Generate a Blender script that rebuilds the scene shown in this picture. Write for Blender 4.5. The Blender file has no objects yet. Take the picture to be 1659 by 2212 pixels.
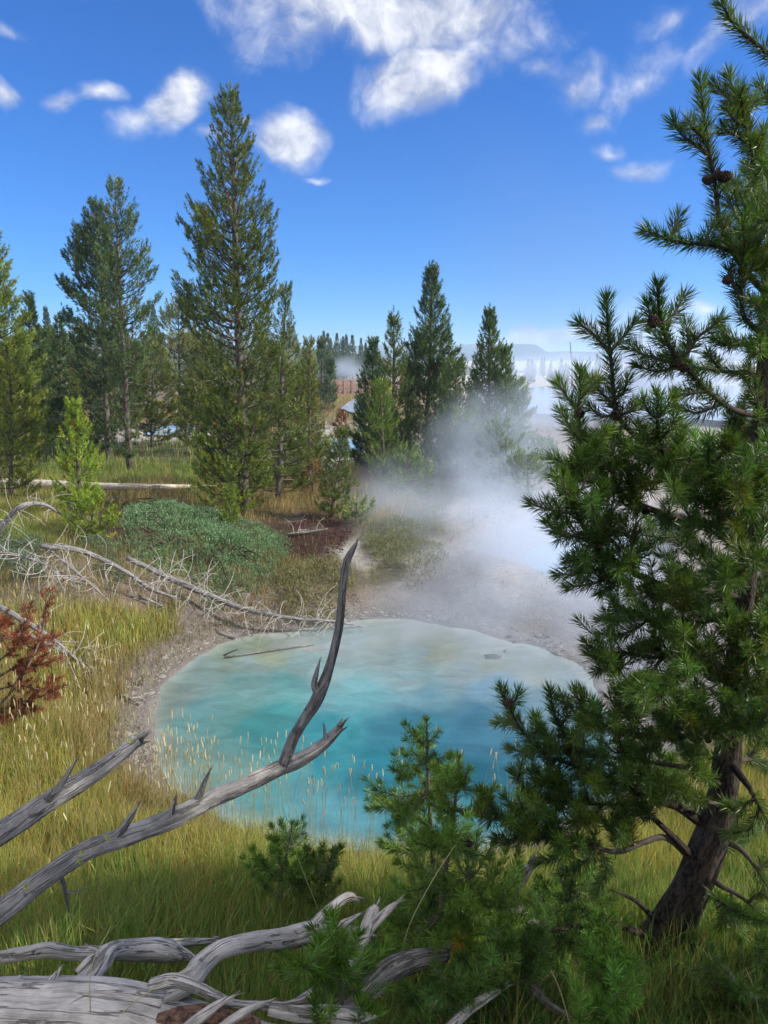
import bpy, math, random
import numpy as np
from math import radians, cos, sin, pi
RNG = np.random.default_rng(7)
random.seed(7)
sc = bpy.context.scene
C = sc.collection

# ------------------------------------------------------------------ camera
CAMZ = 3.3; PITCH = radians(11.7); FPX = 1597.0      # FPX: focal length on a 1659 x 2212 frame
cd = bpy.data.cameras.new('camera'); cam = bpy.data.objects.new('camera', cd); C.objects.link(cam)
cam.location = (0, 0, CAMZ); cam.rotation_euler = (radians(90)-PITCH, 0, 0)
cd.sensor_fit = 'VERTICAL'; cd.sensor_height = 36; cd.lens = 26; cd.clip_end = 6000; cd.clip_start = 0.02
sc.camera = cam
# ------------------------------------------------------------------ sky and sun
SUN_AZ, SUN_EL = radians(97), radians(31)          # azimuth clockwise from +Y
w = bpy.data.worlds.new('World'); sc.world = w; w.use_nodes = True
nt = w.node_tree; N = nt.nodes; Lk = nt.links
for n in list(N): N.remove(n)

class NB:
    """small node-graph helper"""
    def __init__(s, tree): s.t = tree
    def n(s, typ, **kw):
        nd = s.t.nodes.new(typ)
        for k, v in kw.items(): setattr(nd, k, v)
        return nd
    def put(s, sock, v):
        if isinstance(v, bpy.types.NodeSocket): s.t.links.new(v, sock)
        elif isinstance(v, (tuple, list)) and len(v) == 3 and len(sock.default_value) == 4: sock.default_value = (*v, 1)
        else: sock.default_value = v
    def math(s, op, a, b=0.0, c=None, clamp=False):
        nd = s.n('ShaderNodeMath', operation=op, use_clamp=clamp); s.put(nd.inputs[0], a); s.put(nd.inputs[1], b)
        if c is not None: s.put(nd.inputs[2], c)
        return nd.outputs[0]
    def vmath(s, op, a, b=(0, 0, 0), scale=None):
        nd = s.n('ShaderNodeVectorMath', operation=op); s.put(nd.inputs[0], a)
        if scale is None: s.put(nd.inputs[1], b)
        else: s.put(nd.inputs['Scale'], scale)
        return nd
    def noise(s, vec, scale=1, detail=4, rough=.5, dist=0):
        nd = s.n('ShaderNodeTexNoise'); s.put(nd.inputs['Scale'], scale); s.put(nd.inputs['Detail'], detail)
        s.put(nd.inputs['Roughness'], rough); s.put(nd.inputs['Distortion'], dist)
        if vec is not None: s.put(nd.inputs['Vector'], vec)
        return nd
    def rng(s, v, a, b, c=0., d=1., kind='SMOOTHSTEP'):
        nd = s.n('ShaderNodeMapRange', interpolation_type=kind); s.put(nd.inputs[0], v)
        for i, q in enumerate((a, b, c, d)): s.put(nd.inputs[i+1], q)
        return nd.outputs[0]
    def mix(s, f, a, b, blend='MIX'):
        nd = s.n('ShaderNodeMix', data_type='RGBA', blend_type=blend); s.put(nd.inputs[0], f); s.put(nd.inputs[6], a); s.put(nd.inputs[7], b)
        return nd.outputs[2]
    def blob(s, vec, loc, scale, rot=0.):
        mp = s.n('ShaderNodeMapping', vector_type='TEXTURE'); s.put(mp.inputs[0], vec)
        mp.inputs[1].default_value = loc; mp.inputs[2].default_value = (0, 0, rot); mp.inputs[3].default_value = scale
        return s.vmath('LENGTH', mp.outputs[0]).outputs['Value']

def camdir(px, py):
    a = (px-829.5)/FPX; b = (1106-py)/FPX
    return np.array([a, cos(PITCH)+b*sin(PITCH), -sin(PITCH)+b*cos(PITCH)])
B = NB(nt)
sky = B.n('ShaderNodeTexSky', sky_type='NISHITA', sun_disc=False, sun_elevation=SUN_EL, sun_rotation=SUN_AZ,
          altitude=2300, air_density=1.0, dust_density=0.35, ozone_density=2.2)
tc = B.n('ShaderNodeTexCoord')
sep = B.n('ShaderNodeSeparateXYZ'); Lk.new(tc.outputs['Generated'], sep.inputs[0])
az = B.math('ARCTAN2', sep.outputs[0], sep.outputs[1]); el = B.math('ARCSINE', sep.outputs[2])
cmb = B.n('ShaderNodeCombineXYZ'); Lk.new(az, cmb.inputs[0]); Lk.new(el, cmb.inputs[1])
ae = cmb.outputs[0]
nz = B.noise(ae, 6.0, 4, .55)
warp = B.vmath('MULTIPLY', B.vmath('SUBTRACT', nz.outputs['Color'], (.5, .5, .5)).outputs[0], (.09, .09, 0)).outputs[0]
aw = B.vmath('ADD', ae, warp).outputs[0]
# x, y, half width, half height, tilt(deg), strength
CL = [(815, 15, 380, 128, -6, 1.15), (905, 160, 140, 88, 20, 1.25), (640, 70, 170, 80, 10, .68), (1040, 25, 110, 90, 0, .9), (960, 110, 75, 50, 0, .8),
      (385, 215, 92, 66, 42, 1.15), (320, 265, 80, 40, 30, .6), (618, 305, 92, 72, 0, 1.15), (440, 300, 45, 28, 0, .55), (688, 390, 32, 14, 0, .6),
      (30, 228, 55, 45, 0, .75), (165, 232, 50, 38, 30, .62), (238, 212, 45, 32, 0, .66), (40, 55, 55, 24, 0, .5), (520, 262, 30, 24, 0, .6),
      (1235, 185, 90, 70, 20, .55), (1285, 258, 60, 34, 15, .62), (1400, 140, 190, 75, 38, .46), (1385, 362, 75, 34, 5, .65),
      (1580, 40, 150, 80, 30, .55), (1440, 30, 80, 50, 0, .5), (1165, 130, 60, 50, 0, .42), (1312, 325, 60, 24, 0, .42),
      (1170, 736, 130, 34, 4, 1.3), (1270, 726, 100, 28, -4, 1.0), (1130, 722, 44, 40, 0, 1.2), (1512, 645, 34, 17, 0, .8), (1500, 705, 240, 14, 0, .5)]
acc = None
for (x, y, a, b, r, s) in CL:
    d = camdir(x, y); d = d/np.linalg.norm(d)
    th2 = 1/(1+((x-829.5)**2+(y-1106)**2)/FPX**2)
    kx = th2**.5/FPX/max(.5, (1-d[2]**2)**.5)*1.0; ky = th2**.75/FPX
    L = B.blob(aw, (math.atan2(d[0], d[1]), math.asin(d[2]), 0), (a*kx*1.25, b*ky*1.25, 1), radians(r))
    v = B.rng(L, 0, 1, s, 0, 'LINEAR')
    acc = v if acc is None else B.math('MAXIMUM', acc, v)
det = B.noise(aw, 13, 7, .6); det2 = B.noise(aw, 38, 4, .6)
field = B.math('ADD', acc, B.math('ADD', B.math('MULTIPLY', B.math('SUBTRACT', det.outputs[0], .5), .9), B.math('MULTIPLY', B.math('SUBTRACT', det2.outputs[0], .5), .28)))
mask = B.rng(field, .10, .82)
gate = B.rng(acc, 0.0, .12)
mask = B.math('MULTIPLY', mask, gate)
off = B.vmath('ADD', aw, (.022, .022, 0)).outputs[0]
deto = B.noise(off, 13, 7, .6)
emb = B.math('MULTIPLY', B.math('SUBTRACT', det.outputs[0], deto.outputs[0]), 3.6)
lit = B.math('ADD', B.math('ADD', .5, emb), B.math('MULTIPLY', B.math('SUBTRACT', field, .75), .45), clamp=True)
ccol = B.mix(lit, (2.0, 2.3, 3.2), (5.2, 5.2, 5.3))
skyc = B.mix(1.0, sky.outputs[0], B.mix(B.rng(el, -.02, .45), (.11, .42, .80), (.072, .44, .93)), 'MULTIPLY')
skyc = B.mix(1.0, skyc, (1.0, 1.0, 1.0), 'MULTIPLY')
hz = B.rng(el, 0.12, -.02)
fin = B.mix(B.math('MULTIPLY', mask, .93), skyc, ccol)
# broken bright clouds added as white fill light in unseen sky (overhead, behind camera)
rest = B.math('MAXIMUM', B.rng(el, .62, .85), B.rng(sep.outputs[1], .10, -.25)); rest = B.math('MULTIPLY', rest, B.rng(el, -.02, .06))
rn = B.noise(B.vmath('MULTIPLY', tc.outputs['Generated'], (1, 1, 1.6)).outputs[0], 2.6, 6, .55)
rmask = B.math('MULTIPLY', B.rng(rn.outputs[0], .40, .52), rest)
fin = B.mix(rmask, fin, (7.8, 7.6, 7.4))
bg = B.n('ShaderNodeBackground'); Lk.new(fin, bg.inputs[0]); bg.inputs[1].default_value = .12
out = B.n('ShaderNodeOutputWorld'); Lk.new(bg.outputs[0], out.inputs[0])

sd = bpy.data.lights.new('sun', 'SUN'); sun = bpy.data.objects.new('sun', sd); C.objects.link(sun)
sd.energy = 4.2; sd.angle = radians(.5); sd.color = (1, .93, .82)
sun.rotation_euler = (pi/2-SUN_EL, 0, -SUN_AZ+pi)     # points from the sun towards the scene
sc.view_settings.view_transform = 'Standard'; sc.view_settings.look = 'None'; sc.view_settings.gamma = 1
sc.view_settings.exposure = 0.78
cy = sc.cycles
cy.use_denoising = True; cy.max_bounces = 7; cy.diffuse_bounces = 3; cy.glossy_bounces = 2; cy.transmission_bounces = 3
cy.volume_bounces = 2; cy.transparent_max_bounces = 8; cy.volume_step_rate = 1.0; cy.volume_max_steps = 64
cy.use_adaptive_sampling = True; cy.adaptive_threshold = 0.02; cy.caustics_reflective = False; cy.caustics_refractive = False
cy.sample_clamp_indirect = 6

# ------------------------------------------------------------------ geometry helpers
def P(px, py, Y):
    d = camdir(px, py); return np.array([0, 0, CAMZ]) + d*(Y/d[1])
def depth(px, py, Y): return Y/camdir(px, py)[1]
def pix(p):
    p = np.atleast_2d(p); q = p-np.array([0, 0, CAMZ])
    f = q[:, 1]*cos(PITCH)-q[:, 2]*sin(PITCH); u = q[:, 1]*sin(PITCH)+q[:, 2]*cos(PITCH)
    f = np.maximum(f, .05)
    return 829.5+FPX*q[:, 0]/f, 1106-FPX*u/f
def sst(a, b, x): t = np.clip((x-a)/(b-a), 0, 1); return t*t*(3-2*t)
def unit(v): return v/np.maximum(np.linalg.norm(v, axis=-1, keepdims=True), 1e-9)
def catmull(pts, per=6):
    p = np.asarray(pts, float)
    if len(p) < 3:
        t = np.linspace(0, 1, per+1)[:, None]; return p[0]*(1-t)+p[-1]*t
    q = np.vstack([2*p[0]-p[1], p, 2*p[-1]-p[-2]]); o = []
    for i in range(1, len(q)-2):
        for k in range(per):
            t = k/per; a, b, c, d = q[i-1:i+3]
            o.append(.5*((2*b)+(-a+c)*t+(2*a-5*b+4*c-d)*t*t+(-a+3*b-3*c+d)*t**3))
    o.append(q[-2]); return np.array(o)
def vnoise(x, y, s=1.0, seed=0):
    """smooth value noise, vectorised"""
    x = x*s+seed*17.3; y = y*s-seed*9.1
    xi = np.floor(x).astype(np.int64); yi = np.floor(y).astype(np.int64); fx = x-xi; fy = y-yi
    fx = fx*fx*(3-2*fx); fy = fy*fy*(3-2*fy)
    def h(a, b):
        n = (a*374761393+b*668265263+seed*1442695) & 0x7fffffff
        n = ((n ^ (n >> 13))*1274126177) & 0x7fffffff
        return ((n ^ (n >> 16)) & 0xffff)/65535.
    return (h(xi, yi)*(1-fx)+h(xi+1, yi)*fx)*(1-fy)+(h(xi, yi+1)*(1-fx)+h(xi+1, yi+1)*fx)*fy
def fbm(x, y, s=1., o=4, seed=0):
    v = 0; a = .5
    for i in range(o): v = v+a*vnoise(x, y, s*2**i, seed+i); a *= .5
    return v/(1-.5**o)

class Acc:
    def __init__(s): s.v = []; s.f = []; s.c = []; s.g = []; s.n = 0
    def add(s, v, f, c, g=None):
        v = np.asarray(v, np.float32); f = np.asarray(f, np.int64)
        c = np.broadcast_to(np.asarray(c, np.float32), (len(v), 3))
        s.v.append(v); s.f.append(f+s.n); s.c.append(c); s.g.append(np.zeros_like(v) if g is None else np.asarray(g, np.float32)); s.n += len(v)
    def build(s, name, mat, parent=None, smooth=False, grain=False, **tags):
        me = bpy.data.meshes.new(name)
        v = np.vstack(s.v); f = np.vstack(s.f).astype(np.int32); c = np.vstack(s.c)
        o = bpy.data.objects.new(name, me); C.objects.link(o)
        if parent is not None:
            o.parent = parent; v = v-np.array(parent_world(parent), np.float32)
        me.vertices.add(len(v)); me.vertices.foreach_set('co', v.ravel().astype(np.float32))
        me.loops.add(len(f)*3); me.loops.foreach_set('vertex_index', f.ravel())
        me.polygons.add(len(f)); me.polygons.foreach_set('loop_start', np.arange(0, len(f)*3, 3, dtype=np.int32))
        me.polygons.foreach_set('use_smooth', np.full(len(f), smooth))
        a = me.color_attributes.new('Col', 'FLOAT_COLOR', 'POINT')
        a.data.foreach_set('color', np.hstack([c, np.ones((len(c), 1), np.float32)]).ravel().astype(np.float32))
        if grain:
            g = me.attributes.new('grain', 'FLOAT_VECTOR', 'POINT'); g.data.foreach_set('vector', np.vstack(s.g).ravel())
        me.update(calc_edges=True); me.materials.append(mat)
        for k, q in tags.items(): o[k] = q
        return o
def parent_world(o):
    p = np.array(o.location)
    while o.parent is not None: o = o.parent; p = p+np.array(o.location)
    return p
def thing(name, label, cat, loc, group=None):
    o = bpy.data.objects.new(name, None); C.objects.link(o); o.location = [float(q) for q in loc]; o.empty_display_size = .1
    o['label'] = label; o['category'] = cat
    if group: o['group'] = group
    return o
def tag(o, label=None, cat=None, group=None, kind=None):
    for k, q in (('label', label), ('category', cat), ('group', group), ('kind', kind)):
        if q: o[k] = q
    return o

def tube(A, path, rad, col=(1, 1, 1), seg=10, groove=0., rough=0., caps=True, seed=0):
    p = np.asarray(path, float); n = len(p); r = np.broadcast_to(np.asarray(rad, float), (n,))
    t = unit(np.gradient(p, axis=0)); ref = np.array([0, 0, 1.]) if abs(t[0][2]) < .9 else np.array([0, 1., 0])
    u = np.zeros_like(p); u[0] = unit(np.cross(ref, t[0]))
    for i in range(1, n):
        q = u[i-1]-t[i]*np.dot(u[i-1], t[i]); u[i] = unit(q)
    wv = np.cross(t, u)
    L = np.concatenate([[0], np.cumsum(np.linalg.norm(np.diff(p, axis=0), axis=1))])
    th = np.linspace(0, 2*pi, seg, endpoint=False)
    TH, LL = np.meshgrid(th, L); R = np.repeat(r[:, None], seg, 1)
    if groove or rough:
        rm = max(r.mean(), 1e-4)
        cyc = lambda k, s, sd: vnoise(np.cos(TH)*k+50+sd, np.sin(TH)*k+LL*s+50, 1, sd+seed)
        R = R*(1+groove*2*(cyc(2.6, .35/rm*.2, 3)-.5)+groove*1.2*(cyc(5.5, .3/rm*.2, 5)-.5)+rough*2*(vnoise(np.cos(TH)*1.1+LL/rm*.35, np.sin(TH)*1.1+LL/rm*.35+9, 1, 9+seed)-.5))
    v = p[:, None]+u[:, None]*(np.cos(TH)*R)[..., None]+wv[:, None]*(np.sin(TH)*R)[..., None]
    g = np.stack([np.cos(TH)*R, np.sin(TH)*R, LL+seed*1.7], -1).reshape(-1, 3)
    v = v.reshape(-1, 3); i = np.arange(n-1)[:, None]*seg+np.arange(seg)[None]; j = np.arange(n-1)[:, None]*seg+(np.arange(seg)[None]+1) % seg
    a, b, c_, d = i.ravel(), j.ravel(), (j+seg).ravel(), (i+seg).ravel()
    f = np.vstack([np.stack([a, b, c_], 1), np.stack([a, c_, d], 1)])
    if caps:
        v = np.vstack([v, p[0], p[-1]]); g = np.vstack([g, [0, 0, L[0]], [0, 0, L[-1]]]); k = n*seg
        s = np.arange(seg); s2 = (s+1) % seg
        f = np.vstack([f, np.stack([s2, s, np.full(seg, k)], 1), np.stack([s+(n-1)*seg, s2+(n-1)*seg, np.full(seg, k+1)], 1)])
    A.add(v, f, col, g)

def rand_unit(n, rng): return unit(rng.normal(size=(n, 3)))
def needles(A, base, d, length, width, col, rng, kite=True, droop=0.):
    n = len(base); r = unit(np.cross(d, rand_unit(n, rng))); w_ = (np.broadcast_to(width, (n,))*.5)[:, None]; l = np.broadcast_to(length, (n,))[:, None]
    col = np.broadcast_to(col, (n, 3))
    if kite:
        bend = np.cross(d, r)*l*rng.normal(0, .06, (n, 1))
        v = np.stack([base, base+d*l*.45+r*w_+bend, base+d*l*.45-r*w_+bend, base+d*l], 1).reshape(-1, 3)
        k = np.arange(n)[:, None]*4; f = np.vstack([k+[0, 1, 2], k+[1, 3, 2]]); A.add(v, f, np.repeat(col, 4, 0))
    else:
        v = np.stack([base+r*w_, base-r*w_, base+d*l], 1).reshape(-1, 3); k = np.arange(n)[:, None]*3
        A.add(v, k+[0, 1, 2], np.repeat(col, 3, 0))
def brush(A, a, b, per, length, width, col, rng, kite=True, spread=1.0, colvar=.25, tips=None):
    """bottle-brush foliage on each segment a->b"""
    a = np.atleast_2d(a); b = np.atleast_2d(b); n = len(a); ax = b-a; L = np.linalg.norm(ax, axis=1); ax = unit(ax)
    if np.isscalar(per): cnt = np.full(n, int(per))
    else: cnt = np.asarray(per, int)
    idx = np.repeat(np.arange(n), cnt); m = len(idx); t = rng.random(m)**.85
    rad = rand_unit(m, rng); rad = unit(rad-ax[idx]*np.sum(rad*ax[idx], 1, keepdims=True))
    ang = (1.05-.55*t)*spread+rng.normal(0, .13, m)
    d = unit(ax[idx]*np.cos(ang)[:, None]+rad*np.sin(ang)[:, None]+np.array([0, 0, .08]))
    col = np.asarray(col, float)
    base = a[idx]+ax[idx]*(t*L[idx])[:, None]
    cs = col[idx] if col.ndim == 2 else np.broadcast_to(col, (m, 3))
    cs = cs*(1+rng.normal(0, colvar, (m, 1))).clip(.45, 1.7)
    needles(A, base, d, length*rng.uniform(.75, 1.12, m), width, cs, rng, kite)

# ------------------------------------------------------------------ materials
def mat_new(name):
    m = bpy.data.materials.new(name); m.use_nodes = True; t = m.node_tree
    for n in list(t.nodes): t.nodes.remove(n)
    b = NB(t); o = b.n('ShaderNodeOutputMaterial'); return m, b, o
def m_leaf(name, trans=.3, rough=.45, spec=.35, tint=(1, 1, 1), tcol=1.3):
    m, b, o = mat_new(name); at = b.n('ShaderNodeAttribute', attribute_name='Col')
    c = b.mix(1., at.outputs['Color'], tint, 'MULTIPLY')
    p = b.n('ShaderNodeBsdfPrincipled'); b.put(p.inputs['Base Color'], c); p.inputs['Roughness'].default_value = rough; p.inputs['Specular IOR Level'].default_value = spec
    tr = b.n('ShaderNodeBsdfTranslucent'); b.put(tr.inputs[0], b.mix(1., c, (tcol, tcol*1.05, tcol*.6), 'MULTIPLY'))
    mx = b.n('ShaderNodeMixShader'); mx.inputs[0].default_value = trans
    b.put(mx.inputs[1], p.outputs[0]); b.put(mx.inputs[2], tr.outputs[0]); b.put(o.inputs[0], mx.outputs[0]); return m
M_NEEDLE = m_leaf('pine_needles', .30, .42, .35)
M_GRASS = m_leaf('grass_blades', .35, .5, .3)
M_DRY = m_leaf('dry_needles', .3, .6, .2)
def m_bark(name, c1, c2, scale=18, bump=.6, useattr=True, aniso=3.):
    m, b, o = mat_new(name); at = b.n('ShaderNodeAttribute', attribute_name='grain')
    v = b.vmath('MULTIPLY', at.outputs['Vector'], (1, 1, 1/aniso)).outputs[0]
    n1 = b.noise(v, scale, 6, .65); n2 = b.noise(v, scale*4, 3, .6)
    h = b.math('ADD', b.math('MULTIPLY', n1.outputs[0], .7), b.math('MULTIPLY', n2.outputs[0], .3))
    f = b.rng(h, .36, .64)
    c = b.mix(f, c1, c2)
    ca = b.n('ShaderNodeAttribute', attribute_name='Col')
    c = b.mix(1., c, ca.outputs['Color'], 'MULTIPLY')
    p = b.n('ShaderNodeBsdfPrincipled'); b.put(p.inputs['Base Color'], c); p.inputs['Roughness'].default_value = .85; p.inputs['Specular IOR Level'].default_value = .2
    bp = b.n('ShaderNodeBump'); bp.inputs['Strength'].default_value = bump; bp.inputs['Distance'].default_value = .035; b.put(bp.inputs['Height'], h)
    b.put(p.inputs['Normal'], bp.outputs[0]); b.put(o.inputs[0], p.outputs[0]); return m
M_BARK = m_bark('pine_bark', (.010, .008, .007), (.085, .066, .054), 34, 1.)
M_BARKFAR = m_bark('grey_bark', (.035, .03, .026), (.16, .135, .115), 9, .5)
M_TWIG = m_bark('twig_bark', (.07, .06, .052), (.17, .14, .12), 60, .3)
M_DEADTWIG = m_bark('bleached_twigs', (.30, .28, .26), (.58, .55, .52), 30, .3)
M_CONE = m_bark('cone_scales', (.012, .009, .008), (.07, .045, .035), 60, .4, aniso=1)
def m_driftwood(name, c1=(.30, .28, .26), c2=(.50, .47, .44), c3=(.66, .62, .58), crack=.03):
    m, b, o = mat_new(name); at = b.n('ShaderNodeAttribute', attribute_name='grain')
    w0 = b.noise(at.outputs['Vector'], 6, 3, .5)
    wv = b.vmath('ADD', at.outputs['Vector'], b.vmath('MULTIPLY', b.vmath('SUBTRACT', w0.outputs['Color'], (.5, .5, .5)).outputs[0], (.03, .03, .0)).outputs[0]).outputs[0]
    v = b.vmath('MULTIPLY', wv, (1, 1, .07)).outputs[0]
    n1 = b.noise(v, 95, 5, .62); n2 = b.noise(v, 330, 3, .6); n3 = b.noise(at.outputs['Vector'], 9, 4, .6)
    f = b.rng(n1.outputs[0], .33, .6); c = b.mix(f, c1, c2)
    c = b.mix(b.rng(n3.outputs[0], .45, .72), c, c3)
    c = b.mix(b.math('MULTIPLY', b.rng(n2.outputs[0], .4, .7), .45), c, b.mix(1., c, (.5, .48, .47), 'MULTIPLY'))
    n4 = b.noise(b.vmath('MULTIPLY', v, (1, 1, .5)).outputs[0], 42, 3, .55); crk = b.math('MULTIPLY', b.rng(b.math('ABSOLUTE', b.math('SUBTRACT', n4.outputs[0], .5)), crack, crack*.35), b.rng(n3.outputs[0], .42, .50))
    c = b.mix(b.math('MULTIPLY', crk, .62), c, (.05, .045, .04))
    vo = b.n('ShaderNodeTexVoronoi'); b.put(vo.inputs['Vector'], b.vmath('MULTIPLY', wv, (1, 1, .6)).outputs[0]); vo.inputs['Scale'].default_value = 9
    kn = b.math('MULTIPLY', b.rng(vo.outputs['Distance'], .11, .05), b.rng(n3.outputs[0], .50, .53)); c = b.mix(b.math('MULTIPLY', kn, .85), c, (.035, .028, .024))
    ca = b.n('ShaderNodeAttribute', attribute_name='Col'); c = b.mix(1., c, ca.outputs['Color'], 'MULTIPLY')
    h = b.math('SUBTRACT', b.math('ADD', n1.outputs[0], b.math('MULTIPLY', n2.outputs[0], .6)), b.math('MULTIPLY', crk, 1.6))
    p = b.n('ShaderNodeBsdfPrincipled'); b.put(p.inputs['Base Color'], c); p.inputs['Roughness'].default_value = .8; p.inputs['Specular IOR Level'].default_value = .25
    bp = b.n('ShaderNodeBump'); bp.inputs['Strength'].default_value = .9; bp.inputs['Distance'].default_value = .008; b.put(bp.inputs['Height'], h)
    b.put(p.inputs['Normal'], bp.outputs[0]); b.put(o.inputs[0], p.outputs[0]); return m
M_DRIFT = m_driftwood('weathered_wood')
M_DRIFTDARK = m_driftwood('charred_grey_wood', (.07, .065, .062), (.24, .225, .21), (.38, .35, .33), .04)
M_BRANCH = m_driftwood('grey_branch_wood', (.14, .137, .135), (.26, .25, .245), (.38, .365, .355), .032)
def m_rot():
    m, b, o = mat_new('rotten_wood'); g = b.n('ShaderNodeNewGeometry'); n1 = b.noise(g.outputs['Position'], 40, 5, .65)
    c = b.mix(b.rng(n1.outputs[0], .35, .65), (.035, .018, .012), (.24, .13, .085))
    p = b.n('ShaderNodeBsdfPrincipled'); b.put(p.inputs['Base Color'], c); p.inputs['Roughness'].default_value = .9
    bp = b.n('ShaderNodeBump'); bp.inputs['Distance'].default_value = .02; b.put(bp.inputs['Height'], n1.outputs[0]); b.put(p.inputs['Normal'], bp.outputs[0])
    b.put(o.inputs[0], p.outputs[0]); return m
M_ROT = m_rot()
def m_plain(name, col, rough=.8):
    m, b, o = mat_new(name); g = b.n('ShaderNodeNewGeometry'); n1 = b.noise(g.outputs['Position'], 12, 4, .6)
    p = b.n('ShaderNodeBsdfPrincipled'); b.put(p.inputs['Base Color'], b.mix(n1.outputs[0], tuple(q*.7 for q in col), tuple(min(1, q*1.3) for q in col))); p.inputs['Roughness'].default_value = rough
    b.put(o.inputs[0], p.outputs[0]); return m
def m_ground():
    m, b, o = mat_new('ground_soil'); at = b.n('ShaderNodeAttribute', attribute_name='Col'); g = b.n('ShaderNodeNewGeometry')
    n1 = b.noise(g.outputs['Position'], 9, 8, .7); n2 = b.noise(g.outputs['Position'], 55, 4, .7); n3 = b.noise(g.outputs['Position'], 1.3, 4, .6)
    k = b.math('ADD', b.math('MULTIPLY', b.rng(n1.outputs[0], .3, .7, .0, 1.), .75), b.math('MULTIPLY', b.rng(n2.outputs[0], .3, .7, 0., 1.), .55))
    c = b.mix(b.math('MULTIPLY', b.math('SUBTRACT', 1.25, k, clamp=True), .62), at.outputs['Color'], b.mix(1., at.outputs['Color'], (.58, .56, .55), 'MULTIPLY'))
    c = b.mix(b.rng(n3.outputs[0], .52, .8, 0, .35), c, (.52, .50, .48))
    p = b.n('ShaderNodeBsdfPrincipled'); b.put(p.inputs['Base Color'], c); p.inputs['Roughness'].default_value = .9; p.inputs['Specular IOR Level'].default_value = .2
    bp = b.n('ShaderNodeBump'); bp.inputs['Strength'].default_value = .9; bp.inputs['Distance'].default_value = .06; b.put(bp.inputs['Height'], k)
    b.put(p.inputs['Normal'], bp.outputs[0]); b.put(o.inputs[0], p.outputs[0]); return m
M_GROUND = m_ground()
def m_water(name, rough=.03, bump=.12, scale=3.):
    m, b, o = mat_new(name); at = b.n('ShaderNodeAttribute', attribute_name='Col'); g = b.n('ShaderNodeNewGeometry')
    v = b.vmath('MULTIPLY', g.outputs['Position'], (1, .6, 1)).outputs[0]
    n1 = b.noise(v, scale, 5, .6, .6); n2 = b.noise(v, scale*6, 3, .6)
    si = b.noise(b.vmath('MULTIPLY', g.outputs['Position'], (1, 1.7, 1)).outputs[0], 2.6, 9, .68, .7); sf = b.rng(si.outputs[0], .3, .7, .82, 1.16)  # colour mottling painted for silt wisps and for weak sky and tree reflections
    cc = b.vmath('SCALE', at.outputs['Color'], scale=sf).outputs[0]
    p = b.n('ShaderNodeBsdfPrincipled'); b.put(p.inputs['Base Color'], cc); p.inputs['Roughness'].default_value = rough; p.inputs['IOR'].default_value = 1.33
    bp = b.n('ShaderNodeBump'); bp.inputs['Strength'].default_value = bump; bp.inputs['Distance'].default_value = .02
    b.put(bp.inputs['Height'], b.math('ADD', n1.outputs[0], b.math('MULTIPLY', n2.outputs[0], .25)))
    b.put(p.inputs['Normal'], bp.outputs[0]); b.put(o.inputs[0], p.outputs[0]); return m
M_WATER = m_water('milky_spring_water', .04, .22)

# ------------------------------------------------------------------ terrain
def on0(px, py, z=0.): d = camdir(px, py); return np.array([0, 0, CAMZ])[:2]+d[:2]*((z-CAMZ)/d[2])
POOL = np.array([on0(*q) for q in [(322, 1600), (315, 1545), (345, 1485), (425, 1418), (515, 1380), (600, 1366), (700, 1352), (790, 1338), (900, 1338), (1010, 1362),
    (1100, 1384), (1190, 1412), (1262, 1452), (1320, 1530), (1345, 1640), (1300, 1745), (1180, 1800), (1040, 1835), (850, 1840), (700, 1825), (560, 1785), (450, 1740), (372, 1690), (335, 1640)]])
POOL = catmull(np.vstack([POOL, POOL[:1]]), 4)[:-1]
POOL2 = np.array([on0(*q, .12) for q in [(1120, 1190), (1190, 1155), (1290, 1138), (1400, 1150), (1420, 1200), (1330, 1240), (1210, 1250), (1140, 1225)]])
def sdist(x, y, poly):
    x = np.asarray(x, float).ravel(); y = np.asarray(y, float).ravel(); n = len(poly)
    best = np.full(x.shape, 1e9); ins = np.zeros(x.shape, bool)
    for i in range(n):
        a = poly[i]; b = poly[(i+1) % n]; ex, ey = b-a
        t = np.clip(((x-a[0])*ex+(y-a[1])*ey)/(ex*ex+ey*ey+1e-12), 0, 1)
        best = np.minimum(best, (x-a[0]-t*ex)**2+(y-a[1]-t*ey)**2)
        c = (a[1] > y) != (b[1] > y)
        with np.errstate(divide='ignore', invalid='ignore'): c &= x < (b[0]-a[0])*(y-a[1])/(b[1]-a[1]+1e-15)+a[0]
        ins ^= c
    r = np.sqrt(best); return np.where(ins, -r, r)
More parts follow.
